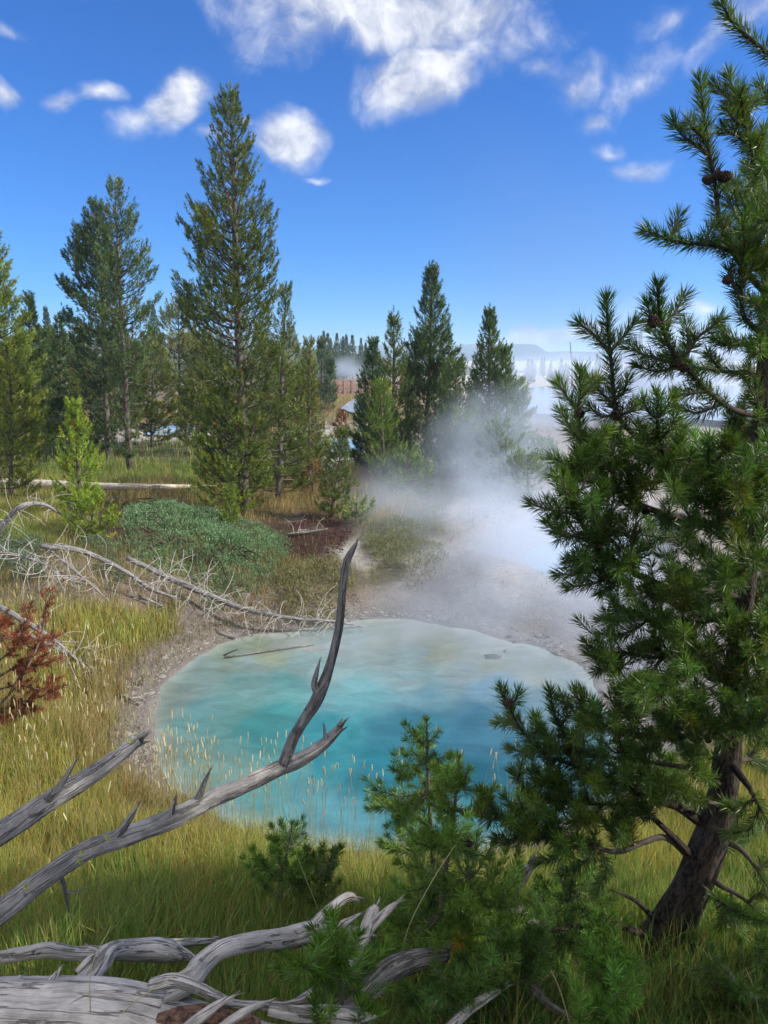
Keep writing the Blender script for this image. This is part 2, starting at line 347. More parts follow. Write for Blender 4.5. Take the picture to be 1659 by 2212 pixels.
def H(x, y):
    x = np.asarray(x, float); y = np.asarray(y, float); shp = np.broadcast(x, y).shape
    x = np.broadcast_to(x, shp).ravel(); y = np.broadcast_to(y, shp).ravel()
    b = np.interp(y, [-6, 0, 1.5, 2.5, 3.4, 4.4, 6, 9, 12, 16, 30, 60, 300, 3000], [2.0, 1.7, 1.3, .95, .55, .28, .26, .34, .5, .5, .42, .3, .3, .3])
    b = b+.42*sst(-1.6, -4.2, x)*sst(3.2, 5, y)*sst(16, 10, y)
    b = b+.20*sst(2.0, 4.5, x)*sst(7, 4.5, y)
    near = sst(30, 12, np.hypot(x, y))
    b = b+near*(.16*(fbm(x, y, .8, 3, 3)-.5)+.05*(fbm(x, y, 4, 3, 5)-.5))+(1-near)*.5*(fbm(x, y, .06, 3, 8)-.5)*sst(400, 60, np.hypot(x, y))
    b = b+(.16*(fbm(x, y, 1.3, 4, 91)-.5)+.05*(fbm(x, y, 6, 3, 92)-.5))*sst(-1.2, .3, x)*sst(8.2, 9.4, y)*sst(22, 15, y)
    d = sdist(x, y, POOL)+.34*(fbm(x, y, 1.5, 5, 21)-.5)-.10
    out = .03+(b-.03)*sst(0, 1.1, d)**.8
    z = np.where(d > 0, out, .03-.5*sst(0, .7, -d))
    d2 = sdist(x, y, POOL2)+.5*(fbm(x, y, .9, 3, 31)-.5)
    z = np.where(d2 < .8, .12+(z-.12)*sst(0, .8, d2)-.25*sst(0, .5, -d2), z)
    return z.reshape(shp)
def G(px, py, up=0.):
    """world point where the sight line meets the ground"""
    d = camdir(px, py)
    ts = np.geomspace(1., 900, 1500); q = np.array([0, 0, CAMZ])+ts[:, None]*d
    hh = H(q[:, 0], q[:, 1])+up; k = np.argmax(q[:, 2] < hh)
    if q[k, 2] >= hh[k]: k = len(ts)-1
    return q[k]
# ground kinds at places: g green grass, y yellow-green, o straw-orange, m bank mud, d tan soil, l litter, v olive scrub, s grey sinter, w white sinter
KP = dict(
 g=[(400, 965), (250, 968), (330, 960), (560, 975), (640, 960), (170, 970), (100, 2150), (400, 2100), (700, 2050), (900, 2000), (300, 1950), (600, 1920), (1300, 1950), (1100, 2100), (1500, 2100), (1600, 1950), (300, 1020), (200, 1005), (100, 1000), (400, 1020), (100, 965), (720, 945), (30, 1180)],
 y=[(50, 1900), (200, 1750), (100, 1650), (400, 1850), (560, 1830), (750, 1860), (950, 1860), (1600, 1750), (1400, 1840), (200, 1350), (270, 1370), (150, 1450), (130, 1540), (60, 1600), (20, 1700), (100, 1090), (30, 1070), (500, 1030), (340, 1340)],
 o=[(450, 905), (300, 897), (180, 890), (560, 925), (250, 905), (350, 910), (640, 905), (235, 1480), (215, 1560), (210, 1620), (300, 1740), (420, 1790), (620, 1080), (800, 1075), (720, 1085), (840, 1110), (560, 1060), (90, 920), (150, 935), (740, 880), (500, 900), (600, 880), (330, 1070), (780, 1010), (60, 1560)],
 m=[(300, 1475), (275, 1530), (295, 1620), (345, 1700), (380, 1430), (445, 1385), (340, 1440), (490, 1345), (600, 1350), (700, 1330), (430, 1350), (290, 1580)],
 d=[(120, 1250), (200, 1290), (560, 1265), (700, 1300), (760, 1300), (500, 1300), (60, 1230), (950, 1000), (1170, 905), (1230, 925), (300, 1290)],
 l=[(680, 1160), (650, 1185), (720, 1150), (280, 1115), (340, 1090), (640, 1140)],
 v=[(640, 1250), (700, 1225), (850, 1235), (800, 1180), (900, 1130), (950, 1080), (1100, 1060), (870, 1180), (740, 1250)],
 s=[(900, 1270), (1000, 1320), (1100, 1350), (1200, 1390), (850, 1310), (1200, 1300), (1320, 1420), (1400, 1550), (1450, 1400), (1000, 1240), (1350, 1300), (1250, 1000), (1400, 1000), (1150, 960)],
 w=[(770, 1190), (920, 1215), (1100, 1250), (1100, 1120), (1000, 1110), (1050, 1180), (1200, 1095), (1350, 1080), (350, 940), (250, 945), (400, 935), (310, 945), (700, 970), (735, 980), (690, 935), (1200, 880), (1120, 860), (1300, 860), (1500, 860), (1250, 840), (1600, 900)])
KC = dict(g=(.10, .105, .045), y=(.17, .15, .06), o=(.25, .175, .085), m=(.38, .33, .29), d=(.40, .31, .25), l=(.085, .045, .035), v=(.16, .15, .085), s=(.46, .43, .41), w=(.66, .62, .58))
KN = list(KC); KX = np.array([p for k in KN for p in KP[k]], float); KI = np.concatenate([[i]*len(KP[k]) for i, k in enumerate(KN)])
KX[:, 1] = KX[:, 1]
def zones(x, y, z=None):
    """weights of the ground kinds at world places"""
    x = np.asarray(x, float).ravel(); y = np.asarray(y, float).ravel(); z = H(x, y) if z is None else z
    wv = .35*(fbm(x, y, 1.4, 3, 41)-.5); wu = .35*(fbm(x, y, 1.4, 3, 51)-.5)
    k = np.clip(np.hypot(x, y)/12, .3, 20); px, py = pix(np.stack([x+wv*k, np.maximum(y, .8)+wu*k*1.2, z], 1))
    px = np.clip(px, -300, 1950); py = np.clip(py, 800, 2400)
    W = np.zeros((len(x), len(KN)))
    s = np.where(py < 1000, 3.0, 1.5)
    for i in range(len(KX)):
        d2 = (px-KX[i, 0])**2+((py-KX[i, 1])*s)**2; W[:, KI[i]] = np.maximum(W[:, KI[i]], 1/(d2+60)**2)
    W = W/W.sum(1, keepdims=True); return W
xs = np.concatenate([-np.geomspace(2500, 9, 34), np.arange(-8.8, 9, .075), np.geomspace(9.2, 2500, 34)])
ys = np.concatenate([-np.geomspace(300, 1.2, 12), np.arange(-1, 15, .075), np.arange(15.2, 40, .4), np.geomspace(41, 3000, 40)])
XX, YY = np.meshgrid(xs, ys); ZZ = H(XX, YY); nx, ny = len(xs), len(ys)
dp = sdist(XX, YY, POOL)
W = zones(XX, YY, ZZ.ravel()); col = W @ np.array([KC[k] for k in KN])
rimw = (sst(.40, .12, dp))[:, None]; rc = np.where((XX.ravel() < 1.2)[:, None], np.array([[.38, .34, .305]]), np.array([[.52, .49, .47]]))
col = col*(1-rimw)+rc*rimw
dry = sst(.14, .06, dp)[:, None]*sst(.0, .05, dp)[:, None]; col = col*(1-.22*dry)
sub = sst(.0, -.15, dp)[:, None]; col = col*(1-sub)+np.array([[.44, .45, .42]])*sub
A = Acc(); k = np.arange((ny-1)*nx).reshape(ny-1, nx)[:, :-1].ravel()
A.add(np.stack([XX.ravel(), YY.ravel(), ZZ.ravel()], 1), np.vstack([np.stack([k, k+1, k+nx+1], 1), np.stack([k, k+nx+1, k+nx], 1)]), col)
ground = A.build('ground', M_GROUND, smooth=True, kind='structure', label='grassy and pale mineral ground around the hot spring')

# ------------------------------------------------------------------ pool water: colour of the milky water (shallow edge to deep vent), blotches also painted for reflections
WC = [(400, 1460, (.30, .46, .42)), (345, 1560, (.30, .42, .36)), (340, 1640, (.26, .38, .34)), (480, 1430, (.30, .40, .30)), (560, 1410, (.34, .42, .28)), (640, 1390, (.40, .47, .44)), (720, 1390, (.38, .50, .50)),
      (700, 1440, (.28, .50, .50)), (850, 1380, (.34, .43, .36)), (950, 1395, (.37, .43, .29)), (1060, 1415, (.35, .42, .28)), (1160, 1432, (.35, .44, .36)), (1050, 1375, (.44, .50, .46)), (1000, 1440, (.32, .44, .44)), (880, 1430, (.30, .46, .46)), (1230, 1460, (.36, .48, .48)), (900, 1350, (.40, .45, .40)),
      (640, 1440, (.28, .46, .47)), (520, 1440, (.30, .43, .42)), (500, 1500, (.22, .46, .46)), (600, 1500, (.16, .47, .48)), (750, 1500, (.17, .50, .54)), (900, 1480, (.20, .46, .54)), (1050, 1490, (.22, .44, .56)), (1200, 1520, (.22, .42, .52)),
      (450, 1580, (.18, .46, .44)), (600, 1600, (.07, .43, .45)), (750, 1590, (.045, .40, .45)), (900, 1570, (.05, .30, .40)), (1000, 1560, (.06, .26, .38)), (1100, 1600, (.05, .24, .36)), (1250, 1620, (.08, .28, .38)),
      (420, 1670, (.22, .45, .42)), (560, 1700, (.10, .46, .50)), (700, 1680, (.03, .34, .40)), (800, 1700, (.02, .26, .33)), (950, 1680, (.02, .22, .30)), (850, 1650, (.02, .28, .36)), (1050, 1680, (.02, .20, .28)), (560, 1770, (.14, .46, .52)), (650, 1770, (.14, .47, .54)),
      (750, 1790, (.12, .44, .52)), (870, 1790, (.06, .36, .45)), (1000, 1790, (.08, .38, .46)), (760, 1740, (.04, .30, .38)), (700, 1740, (.12, .44, .50))]
gx = np.arange(-4.2, 5.6, .05); gy = np.arange(3.6, 11.2, .05); WX, WY = np.meshgrid(gx, gy)
wx = WX.ravel(); wy = WY.ravel(); dw = sdist(wx, wy, POOL)
px, py = pix(np.stack([wx+.8*(fbm(wx, wy, 1.3, 6, 61)-.5), wy+1.3*(fbm(wx, wy, 1.3, 6, 71)-.5), wx*0], 1))
Wt = 0; cw = 0
for (a, b_, c_) in WC:
    q = 1/((px-a)**2+(1.3*(py-b_))**2+300)**2.3; Wt = Wt+q; cw = cw+q[:, None]*np.array(c_)
cw = cw/Wt[:, None]
cw = cw*.84+.16*cw.mean(1, keepdims=True)*np.array([.85, 1.05, 1.1]); cw = np.array([.52, .50, .50])*np.interp(py, [1340, 1450, 1520, 1800], [1.06, 1.0, .95, 1.0])[:, None]*cw**1.05*(1+.45*(fbm(wx*.6, wy*1.3, 1.7, 5, 81)-.5))[:, None]
e = sst(-.22, 0., dw)[:, None]; cw = cw*(1-.35*e)+np.array([[.36, .38, .33]])*.35*e
keep = dw < .3; idm = -np.ones(len(wx), int); idm[keep] = np.arange(keep.sum())
k = np.arange((len(gy)-1)*len(gx)).reshape(len(gy)-1, len(gx))[:, :-1].ravel()
q4 = np.stack([k, k+1, k+len(gx)+1, k+len(gx)], 1); q4 = idm[q4]; q4 = q4[(q4 >= 0).all(1)]
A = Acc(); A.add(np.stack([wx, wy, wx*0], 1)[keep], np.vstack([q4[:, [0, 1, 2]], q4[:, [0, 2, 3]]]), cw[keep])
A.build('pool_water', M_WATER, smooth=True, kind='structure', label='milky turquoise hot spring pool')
def flat_water(name, pts, z, col, label):
    A = Acc(); p = catmull(np.vstack([pts, pts[:1]]), 4)[:-1]; n = len(p); c = p.mean(0)
    v = np.vstack([np.c_[p, np.full(n, z)], [c[0], c[1], z]]); i = np.arange(n); A.add(v, np.stack([i, (i+1) % n, np.full(n, n)], 1), col)
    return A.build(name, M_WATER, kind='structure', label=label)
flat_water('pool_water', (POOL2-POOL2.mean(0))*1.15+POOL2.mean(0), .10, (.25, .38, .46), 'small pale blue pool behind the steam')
for nm, pts, colr, lb in (('pond_water', [(318, 951), (330, 933), (380, 929), (425, 934), (430, 945), (390, 953)], (.36, .40, .38), 'pale blue shallow pond between the left pines'),
                   ('pond_water', [(690, 985), (690, 963), (720, 955), (765, 962), (790, 985), (740, 992)], (.28, .36, .42), 'grey blue pond right of the big pine'),
                   ('pond_water', [(735, 890), (760, 870), (780, 865), (800, 885), (770, 900)], (.28, .34, .38), 'narrow steaming pond in front of the boardwalk'),
                   ('lake_water', [(1090, 895), (1080, 852), (1200, 838), (1500, 836), (1900, 845), (1900, 930), (1500, 912), (1250, 905)], (.30, .36, .40), 'wide pale lake seen through the steam')):
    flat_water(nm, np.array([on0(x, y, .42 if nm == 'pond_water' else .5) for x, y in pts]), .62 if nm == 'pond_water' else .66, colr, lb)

# ------------------------------------------------------------------ pines of the middle distance
DENS = 1.35
def conifer(name, label, base, Hh, Rr, prof, seed, dens=1., cat='pine tree', group=None, tr=.09, col=(.07, .11, .03), cmul=1., cb=.05, wh=.17, per=5, upc=.5, nl=.07, nw=.012,
            cnt=16, sp=.13, lean=(0, 0), shoot=.17, dead=0, parts=True, side=None, barkc=(1, 1, 1)):
    """prof: crown radius along the height as [(t, r)], t = 0 ground .. 1 top; side: (angle, gain) makes the crown lopsided"""
    rng = np.random.default_rng(seed); base = np.array(base, float)
    T, Cw = Acc(), Acc()
    n = 14; t = np.linspace(0, 1, n); wob = np.stack([.02*Hh*(vnoise(t*3, t*0+seed, 1, seed)-.5), .02*Hh*(vnoise(t*3, t*0+seed+5, 1, seed)-.5), t*0], 1)*t[:, None]*(1-t[:, None]*.5)
    tp = base+np.stack([t*lean[0], t*lean[1], t*Hh], 1)+wob; tp[0, 2] -= .15
    tube(T, tp, tr*(1-t)**.85+.008, barkc, 8, .06, .08, seed=seed)
    pt = np.array(prof); Z = cb*Hh; sa, sb = [], []; wa = []
    while Z < Hh*.985:
        f = Z/Hh; c = base+np.array([lean[0]*f, lean[1]*f, Z]); c[:2] += [np.interp(f, t, wob[:, 0]), np.interp(f, t, wob[:, 1])]
        R0 = np.interp(f, pt[:, 0], pt[:, 1])*Rr
        k = max(3, rng.poisson(per)); a0 = rng.random()*2*pi
        for j in range(k):
            an = a0+2*pi*j/k+rng.normal(0, .35); R = R0*rng.uniform(.62, 1.12)
            if side: R *= 1+side[1]*cos(an-side[0])
            if R < .05: R = .05
            e0 = .05+.75*f**1.5+rng.normal(0, .1); hd = np.array([cos(an), sin(an), 0])
            m = 6; s = np.linspace(0, 1, m)
            zz = R*(s*math.tan(e0)*.7+upc*s**2.2*.55-.12*s*(1-s)*(1-f))
            pts = c+hd*(s*R)[:, None]+np.array([0, 0, 1.])*zz[:, None]+np.array([-sin(an), cos(an), 0])*(rng.normal(0, .08)*R*s**2)[:, None]
            tube(T, pts, np.linspace(.10*tr+.012*R, .004, m)*(1 if f < .9 else .6), tuple(np.array(barkc)*rng.uniform(.7, 1.1)), 4, caps=False)
            # side shoots
            ns = int(DENS*dens*max(2, R*R*.9/sp**2*.30+R/sp*1.2)); s0 = .30 if R > .5 else .1
            ss = s0+(1-s0)*rng.random(ns)**.75; bi = (ss*(m-1)).clip(0, m-1.001); i0 = bi.astype(int); fr = (bi-i0)[:, None]
            q = pts[i0]*(1-fr)+pts[i0+1]*fr; tg = unit(pts[i0+1]-pts[i0])
            sg = rng.choice([-1, 1], ns); latv = np.array([-sin(an), cos(an), 0])*sg[:, None]
            lat = rng.random(ns)*(1.05-ss)*R*.62
            st = q+latv*lat[:, None]+tg*(lat*.8)[:, None]+np.array([0, 0, .3])*lat[:, None]+rng.normal(0, .035, (ns, 3))*min(1, R*2)
            big = lat > .12
            if big.any(): wa.append(np.stack([q[big], st[big]], 1))
            dr = unit(tg*.75+latv*rng.uniform(.1, .7, ns)[:, None]+np.array([0, 0, 1])*rng.uniform(.2, .9, ns)[:, None])
            ln = shoot*rng.uniform(.6, 1.25, ns)
            sa.append(st); sb.append(st+dr*ln[:, None])
            sa.append(pts[-1:]); sb.append(pts[-1:]+unit(pts[-1:]-pts[-2:-1]+[0, 0, .25*R])*shoot*1.2)
        Z += wh*rng.uniform(.7, 1.3)*(1.15-.55*f)
    for _ in range(dead):
        f = rng.uniform(.04, .5); an = rng.random()*2*pi; R = np.interp(f, pt[:, 0], pt[:, 1])*Rr*rng.uniform(.5, .9)+.2; c = base+np.array([lean[0]*f, lean[1]*f, f*Hh])
        s = np.linspace(0, 1, 5)[:, None]; pts = c+np.array([cos(an), sin(an), 0])*s*R+np.array([0, 0, 1])*(-.25*R*s+.1*R*s*s)+rng.normal(0, .02, (5, 3))*s
        tube(T, pts, np.linspace(.014, .003, 5), (1.8, 1.8, 1.8), 4, caps=False)
    if wa:
        wv = np.concatenate(wa); d = wv[:, 1]-wv[:, 0]; r = unit(np.cross(d, [0, 0, 1.]))*.005; up = np.array([0, 0, .005])
        v = np.stack([wv[:, 0]+r, wv[:, 0]-r, wv[:, 0]+up, wv[:, 1]], 1).reshape(-1, 3); k4 = np.arange(len(wv))[:, None]*4
        T.add(v, np.vstack([k4+[0, 2, 3], k4+[2, 1, 3], k4+[1, 0, 3]]), (.8, .8, .8))
    top = tp[-1]; sa.append(top[None]-[0, 0, .1]); sb.append(top[None]+[0, 0, shoot*1.1])
    a = np.concatenate(sa); b = np.concatenate(sb)
    cc = np.array(col)*cmul*np.array([1.5, 1.5, 1.1]); hue = rng.normal(0, 1, (len(a), 1)); cv = cc*(1+.22*hue.clip(-2, 2))
    yl = (rng.random(len(a)) < .12)[:, None]; cv = np.where(yl, cv*np.array([1.75, 1.35, .9]), cv)
    rd = (rng.random(len(a)) < .025)[:, None]; cv = np.where(rd, np.array([[.16, .085, .03]]), cv)
    brush(Cw, a, b, int(cnt*1.15), nl*1.1, nw*1.3, cv.clip(.004, 1), rng, kite=False, spread=1.05, colvar=.22)
    if not parts: return T, Cw
    o = thing(name, label, cat, base, group)
    T.build('trunk', M_BARKFAR, o, True, True); Cw.build('crown', M_NEEDLE, o)
    return o
PROFS = dict(pine=[(0, .35), (.08, .8), (.25, 1.), (.45, .82), (.62, .58), (.8, .30), (.93, .13), (1, .05)],
             cone=[(0, .7), (.1, 1.), (.3, .85), (.6, .5), (.85, .16), (1, .02)],
             high=[(0, .1), (.2, .4), (.35, .8), (.5, 1.), (.62, .95), (.75, .72), (.88, .38), (1, .06)],
             big=[(0, .3), (.1, .7), (.25, .95), (.45, .97), (.62, .86), (.78, .55), (.9, .28), (1, .05)],
             bush=[(0, .8), (.2, 1.), (.5, .9), (.8, .5), (1, .15)])
def tree_px(name, label, bx, by, tx, ty, rpx, prof='pine', seed=1, Y=None, group=None, **kw):
    """tree with its foot seen at (bx, by) and its top at (tx, ty), on the ground"""
    b = G(bx, by) if Y is None else np.array([*P(bx, by, Y)[:2], 0])
    if Y is not None: b[2] = H(b[0], b[1])
    top = P(tx, ty, b[1]); dpt = depth(bx, by, b[1])
    hh = top[2]-b[2]; lean = (top[0]-b[0], 0)
    kw.setdefault('tr', hh*.0125+.01)
    return conifer(name, label, b, hh, rpx*dpt/FPX, PROFS[prof], seed, group=group, lean=lean, **kw)
GL = 'pines on the flat behind the pool on the left'; GR = 'pines standing in the steam behind the pool'
DG = (.058, .088, .030); YG = (.115, .150, .030); BG = (.045, .080, .036)
tree_px('pine_tree', 'tallest pine with open crown and bare dark trunk, on the straw grass behind the juniper', 530, 1112, 497, 205, 100,
        'big', 11, dens=.8, col=(.062, .088, .026), wh=.17, per=5, cnt=20, nl=.065, nw=.011, dead=26, side=(pi, .12), tr=.105, upc=.75, shoot=.15, sp=.12, group=GL)
tree_px('pine_tree', 'bushy yellow-green pine against the right side of the tallest pine', 600, 1050, 618, 625, 70, 'cone', 12, Y=14.6, col=(.075, .105, .03), wh=.15, cnt=16, nl=.06, nw=.011, dead=14, shoot=.14, group=GL)
tree_px('pine_tree', 'low dense bright green pine at the foot of the tallest pine', 500, 1075, 478, 850, 80, 'bush', 13, Y=13.0, col=(.10, .14, .028), wh=.12, cnt=18, nl=.06, nw=.011, cb=.02, shoot=.13, group=GL)
tree_px('pine_tree', 'tall thin pine with long bare lit trunk, left of the tallest pine', 281, 1020, 246, 395, 62, 'high', 14, dens=.85, col=(.06, .095, .04), wh=.2, per=5, cnt=16, nl=.075, nw=.013, dead=24, tr=.085, side=(0, .25), upc=.7, sp=.13, group=GL)
tree_px('pine_tree', 'dark blue-green pine close behind the thin bare-trunked pine', 235, 985, 208, 440, 60, 'high', 15, Y=20.5, col=(.035, .062, .032), wh=.17, per=6, cnt=16, nl=.09, nw=.016, dead=12, tr=.08, side=(pi, .25), upc=.7, sp=.14, group=GL)
tree_px('pine_tree', 'round topped olive pine between the thin pine and the tallest pine', 388, 900, 386, 655, 66, 'bush', 16, Y=31, col=(.095, .11, .028), cnt=12, nl=.12, nw=.025, shoot=.25, sp=.2, wh=.3, cb=.25, group=GL)
tree_px('pine_tree', 'bright green pine cut by the left edge, its top the highest there', 0, 1010, -30, 455, 95, 'pine', 17, Y=16.5, col=(.105, .145, .03), wh=.17, cnt=16, nl=.08, nw=.015, shoot=.17, group=GL)
tree_px('pine_tree', 'mid green pine just right of the one cut by the left edge', 62, 985, 62, 640, 62, 'cone', 18, Y=21, col=(.085, .125, .034), wh=.2, cnt=14, nl=.09, nw=.018, group=GL)
tree_px('pine_tree', 'dark small pine between the left edge pines and the thin pine', 135, 975, 128, 690, 58, 'cone', 19, Y=23, col=(.05, .085, .032), wh=.22, cnt=14, nl=.10, nw=.02, group=GL)
tree_px('pine_tree', 'olive pine filling the gap behind the thin pine trunk', 330, 985, 330, 745, 62, 'bush', 20, Y=24, col=(.075, .095, .03), wh=.22, cnt=14, nl=.10, nw=.02, shoot=.2, group=GL)
tree_px('pine_tree', 'low olive pine left of the thin bare trunk, low branches to the ground', 205, 985, 190, 790, 58, 'bush', 21, Y=22, col=(.08, .105, .03), wh=.2, cnt=14, nl=.09, nw=.018, group=GL)
tree_px('pine_tree', 'small olive pine right of the low trunk of the tallest pine', 430, 985, 432, 800, 50, 'bush', 22, Y=22, col=(.09, .115, .03), wh=.2, cnt=14, nl=.09, nw=.018, group=GL)
tree_px('pine_tree', 'yellow-green pine in front of the left edge trees, foot in the grass', 22, 1065, 22, 770, 75, 'bush', 23, Y=14, col=(.13, .16, .03), wh=.16, cnt=18, nl=.07, nw=.013, shoot=.15, group=GL)
tree_px('pine_tree', 'thin bare dead-topped pine leaning beside the right of the tallest pine', 668, 1030, 668, 745, 34, 'cone', 24, Y=16, col=(.085, .105, .03), wh=.2, cnt=14, nl=.06, nw=.012, dead=20, group=GL)
tree_px('pine_tree', 'spreading olive-green pine right of the tallest pine, low to the grass', 648, 1020, 640, 800, 62, 'bush', 41, Y=16.5, col=(.095, .12, .03), wh=.16, cnt=16, nl=.07, nw=.013, cb=.02, group=GL)
tree_px('pine_tree', 'dark pine behind the mid green pine near the left edge', 92, 960, 100, 715, 60, 'cone', 42, Y=27, col=(.05, .08, .03), wh=.25, cnt=12, nl=.12, nw=.024, shoot=.22, sp=.17, group=GL)
tree_px('pine_tree', 'olive pine left behind the blue-green pine', 165, 950, 168, 735, 60, 'bush', 43, Y=28, col=(.06, .085, .03), wh=.25, cnt=12, nl=.12, nw=.024, shoot=.22, sp=.17, group=GL)
tree_px('pine_tree', 'olive pine filling the view between the two trunks of the left pair', 262, 950, 265, 745, 56, 'bush', 44, Y=29, col=(.07, .09, .03), wh=.25, cnt=12, nl=.12, nw=.024, shoot=.22, sp=.17, group=GL)
tree_px('pine_tree', 'dark green pine behind the left side of the tallest pine', 445, 930, 440, 715, 58, 'cone', 45, Y=31, col=(.055, .08, .03), wh=.27, cnt=12, nl=.13, nw=.026, shoot=.24, sp=.18, group=GL)
tree_px('pine_tree', 'dark green pine behind the right side of the tallest pine', 575, 930, 578, 745, 56, 'bush', 46, Y=30, col=(.06, .085, .03), wh=.27, cnt=12, nl=.13, nw=.026, shoot=.24, sp=.18, group=GL)
tree_px('pine_tree', 'big dark pine at the left edge behind the bright green one', -20, 960, -15, 560, 80, 'cone', 47, Y=22, col=(.06, .09, .03), wh=.22, cnt=14, nl=.1, nw=.02, group=GL)
# right group
tree_px('pine_tree', 'tallest pine of the right group, broad ragged dark crown', 922, 965, 933, 585, 72, 'pine', 31, Y=19.5, col=(.042, .072, .030), wh=.17, per=6, cnt=18, nl=.085, nw=.015, shoot=.19, upc=.8, tr=.08, sp=.13, group=GR)
tree_px('pine_tree', 'slender pine with spiky top at the left of the right group', 850, 985, 850, 680, 45, 'pine', 32, Y=18, col=(.055, .085, .030), wh=.17, cnt=16, nl=.07, nw=.013, upc=.8, sp=.12, group=GR)
tree_px('pine_tree', 'dense dark green pine, leftmost of the right group', 800, 975, 806, 745, 52, 'cone', 33, Y=19, col=(.038, .075, .034), wh=.14, per=7, cnt=16, nl=.07, nw=.014, cb=.02, sp=.12, group=GR)
tree_px('pine_tree', 'bright green young pine in front of the leftmost of the right group', 830, 990, 822, 830, 36, 'bush', 34, Y=16.6, col=(.09, .14, .03), wh=.14, cnt=16, nl=.06, nw=.012, cb=.02, group=GR)
tree_px('pine_tree', 'pine half hidden in white steam, rightmost of the right group', 1055, 985, 1058, 675, 68, 'cone', 35, Y=18, col=(.045, .080, .030), wh=.15, per=6, cnt=17, nl=.075, nw=.014, cb=.02, upc=.8, sp=.12, group=GR)
tree_px('pine_tree', 'small pine with pointed top at the right shoulder of the steaming pine', 1098, 985, 1092, 755, 42, 'cone', 36, Y=17.5, col=(.05, .088, .030), wh=.15, cnt=16, nl=.07, nw=.013, cb=.02, group=GR)
tree_px('pine_tree', 'low pine between the tallest and the steaming pine of the right group', 990, 975, 985, 790, 52, 'bush', 37, Y=17.5, col=(.06, .1, .04), wh=.15, cnt=16, nl=.07, nw=.013, cb=.02, group=GR)
GS = 'small pines veiled by steam on the far bank'
for i, (bx, by, ty, r, lb) in enumerate([(880, 1075, 985, 50, 'low round pine bush in the steam below the slender pine'), (840, 1030, 930, 46, 'low pine bush left of the round one in the steam'),
        (1010, 1050, 900, 60, 'wide pale pine bush in steam below the steaming pine'), (1080, 1060, 920, 55, 'pale pine bush in steam at the middle of the far bank'), (1140, 1070, 985, 45, 'small pale pine bush at the right end of the steaming bank'),
        (950, 1030, 930, 46, 'dark low bush under the tallest pine of the right group'), (1175, 1030, 960, 36, 'small pine beside the left needles of the near pine'), (1120, 985, 825, 34, 'thin young pine right of the steaming pine'),
        (770, 1135, 1085, 30, 'tiny seedling pine at the straw grass edge'), (912, 1062, 1010, 24, 'seedling pine standing in the steam over pale ground')]):
    tree_px('pine_bush', lb, bx, by, bx, ty, r, 'bush', 50+i, col=(.075, .115, .04), cmul=1.15, wh=.13, cnt=14, nl=.07, nw=.014, cb=.02, sp=.13, shoot=.14, group=GS, cat='pine bush')
tree_px('young_pine', 'slim upright young pine on the straw grass right of the tallest pine', 715, 1118, 742, 935, 38, 'pine', 61, col=(.07, .10, .034), wh=.12, cnt=16, nl=.055, nw=.010, shoot=.11, sp=.10, cb=.05, tr=.03, cat='young pine')
tree_px('young_pine', 'bright yellow-green young pine standing before the grey lying log', 178, 1135, 160, 885, 50, 'pine', 62, Y=11.3, col=(.14, .20, .03), wh=.13, per=5, cnt=26, nl=.055, nw=.009, shoot=.13, sp=.10, cb=.05, tr=.035, upc=.9, cat='young pine')
tree_px('young_pine', 'yellow-green pine seedling at the foot of the bright young pine', 205, 1200, 200, 1085, 58, 'bush', 63, Y=10.1, col=(.13, .18, .03), wh=.10, per=5, cnt=24, nl=.05, nw=.009, shoot=.11, sp=.10, cb=.05, tr=.02, upc=.8, cat='young pine')
tree_px('young_pine', 'tiny green seedling poking out of the juniper', 497, 1120, 497, 1060, 17, 'pine', 64, Y=11.8, col=(.11, .16, .03), wh=.08, per=4, cnt=18, nl=.045, nw=.008, shoot=.08, sp=.1, tr=.012, cat='young pine')
tree_px('shrub', 'small red leaved shrub left of the right group of pines', 735, 945, 738, 895, 17, 'bush', 65, Y=24, col=(.13, .05, .04), wh=.14, cnt=10, nl=.08, nw=.02, shoot=.12, sp=.14, cb=.05, tr=.02, cat='shrub')
tree_px('pine_tree', 'lone dark pine beside the boardwalk between the two pine groups', 695, 890, 695, 745, 22, 'pine', 66, Y=42, col=(.045, .075, .04), wh=.34, cnt=12, nl=.18, nw=.04, shoot=.35, sp=.3, tr=.1)
tree_px('pine_tree', 'short dark pine touching the lone pine by the boardwalk', 712, 885, 713, 785, 14, 'pine', 67, Y=41, col=(.045, .075, .04), wh=.34, cnt=12, nl=.18, nw=.04, shoot=.3, sp=.3, tr=.08)
tree_px('shrub', 'bare twiggy grey shrub under the lone pine', 700, 935, 700, 880, 28, 'bush', 68, Y=30, col=(.13, .11, .08), wh=.2, cnt=8, nl=.14, nw=.015, shoot=.2, sp=.25, tr=.03, cat='shrub')
tree_px('shrub', 'reddish brown low shrub on the straw grass right of the tallest pine', 675, 1045, 675, 1000, 26, 'bush', 69, Y=15, col=(.11, .06, .04), wh=.12, cnt=10, nl=.05, nw=.01, shoot=.12, sp=.12, tr=.02, cat='shrub')

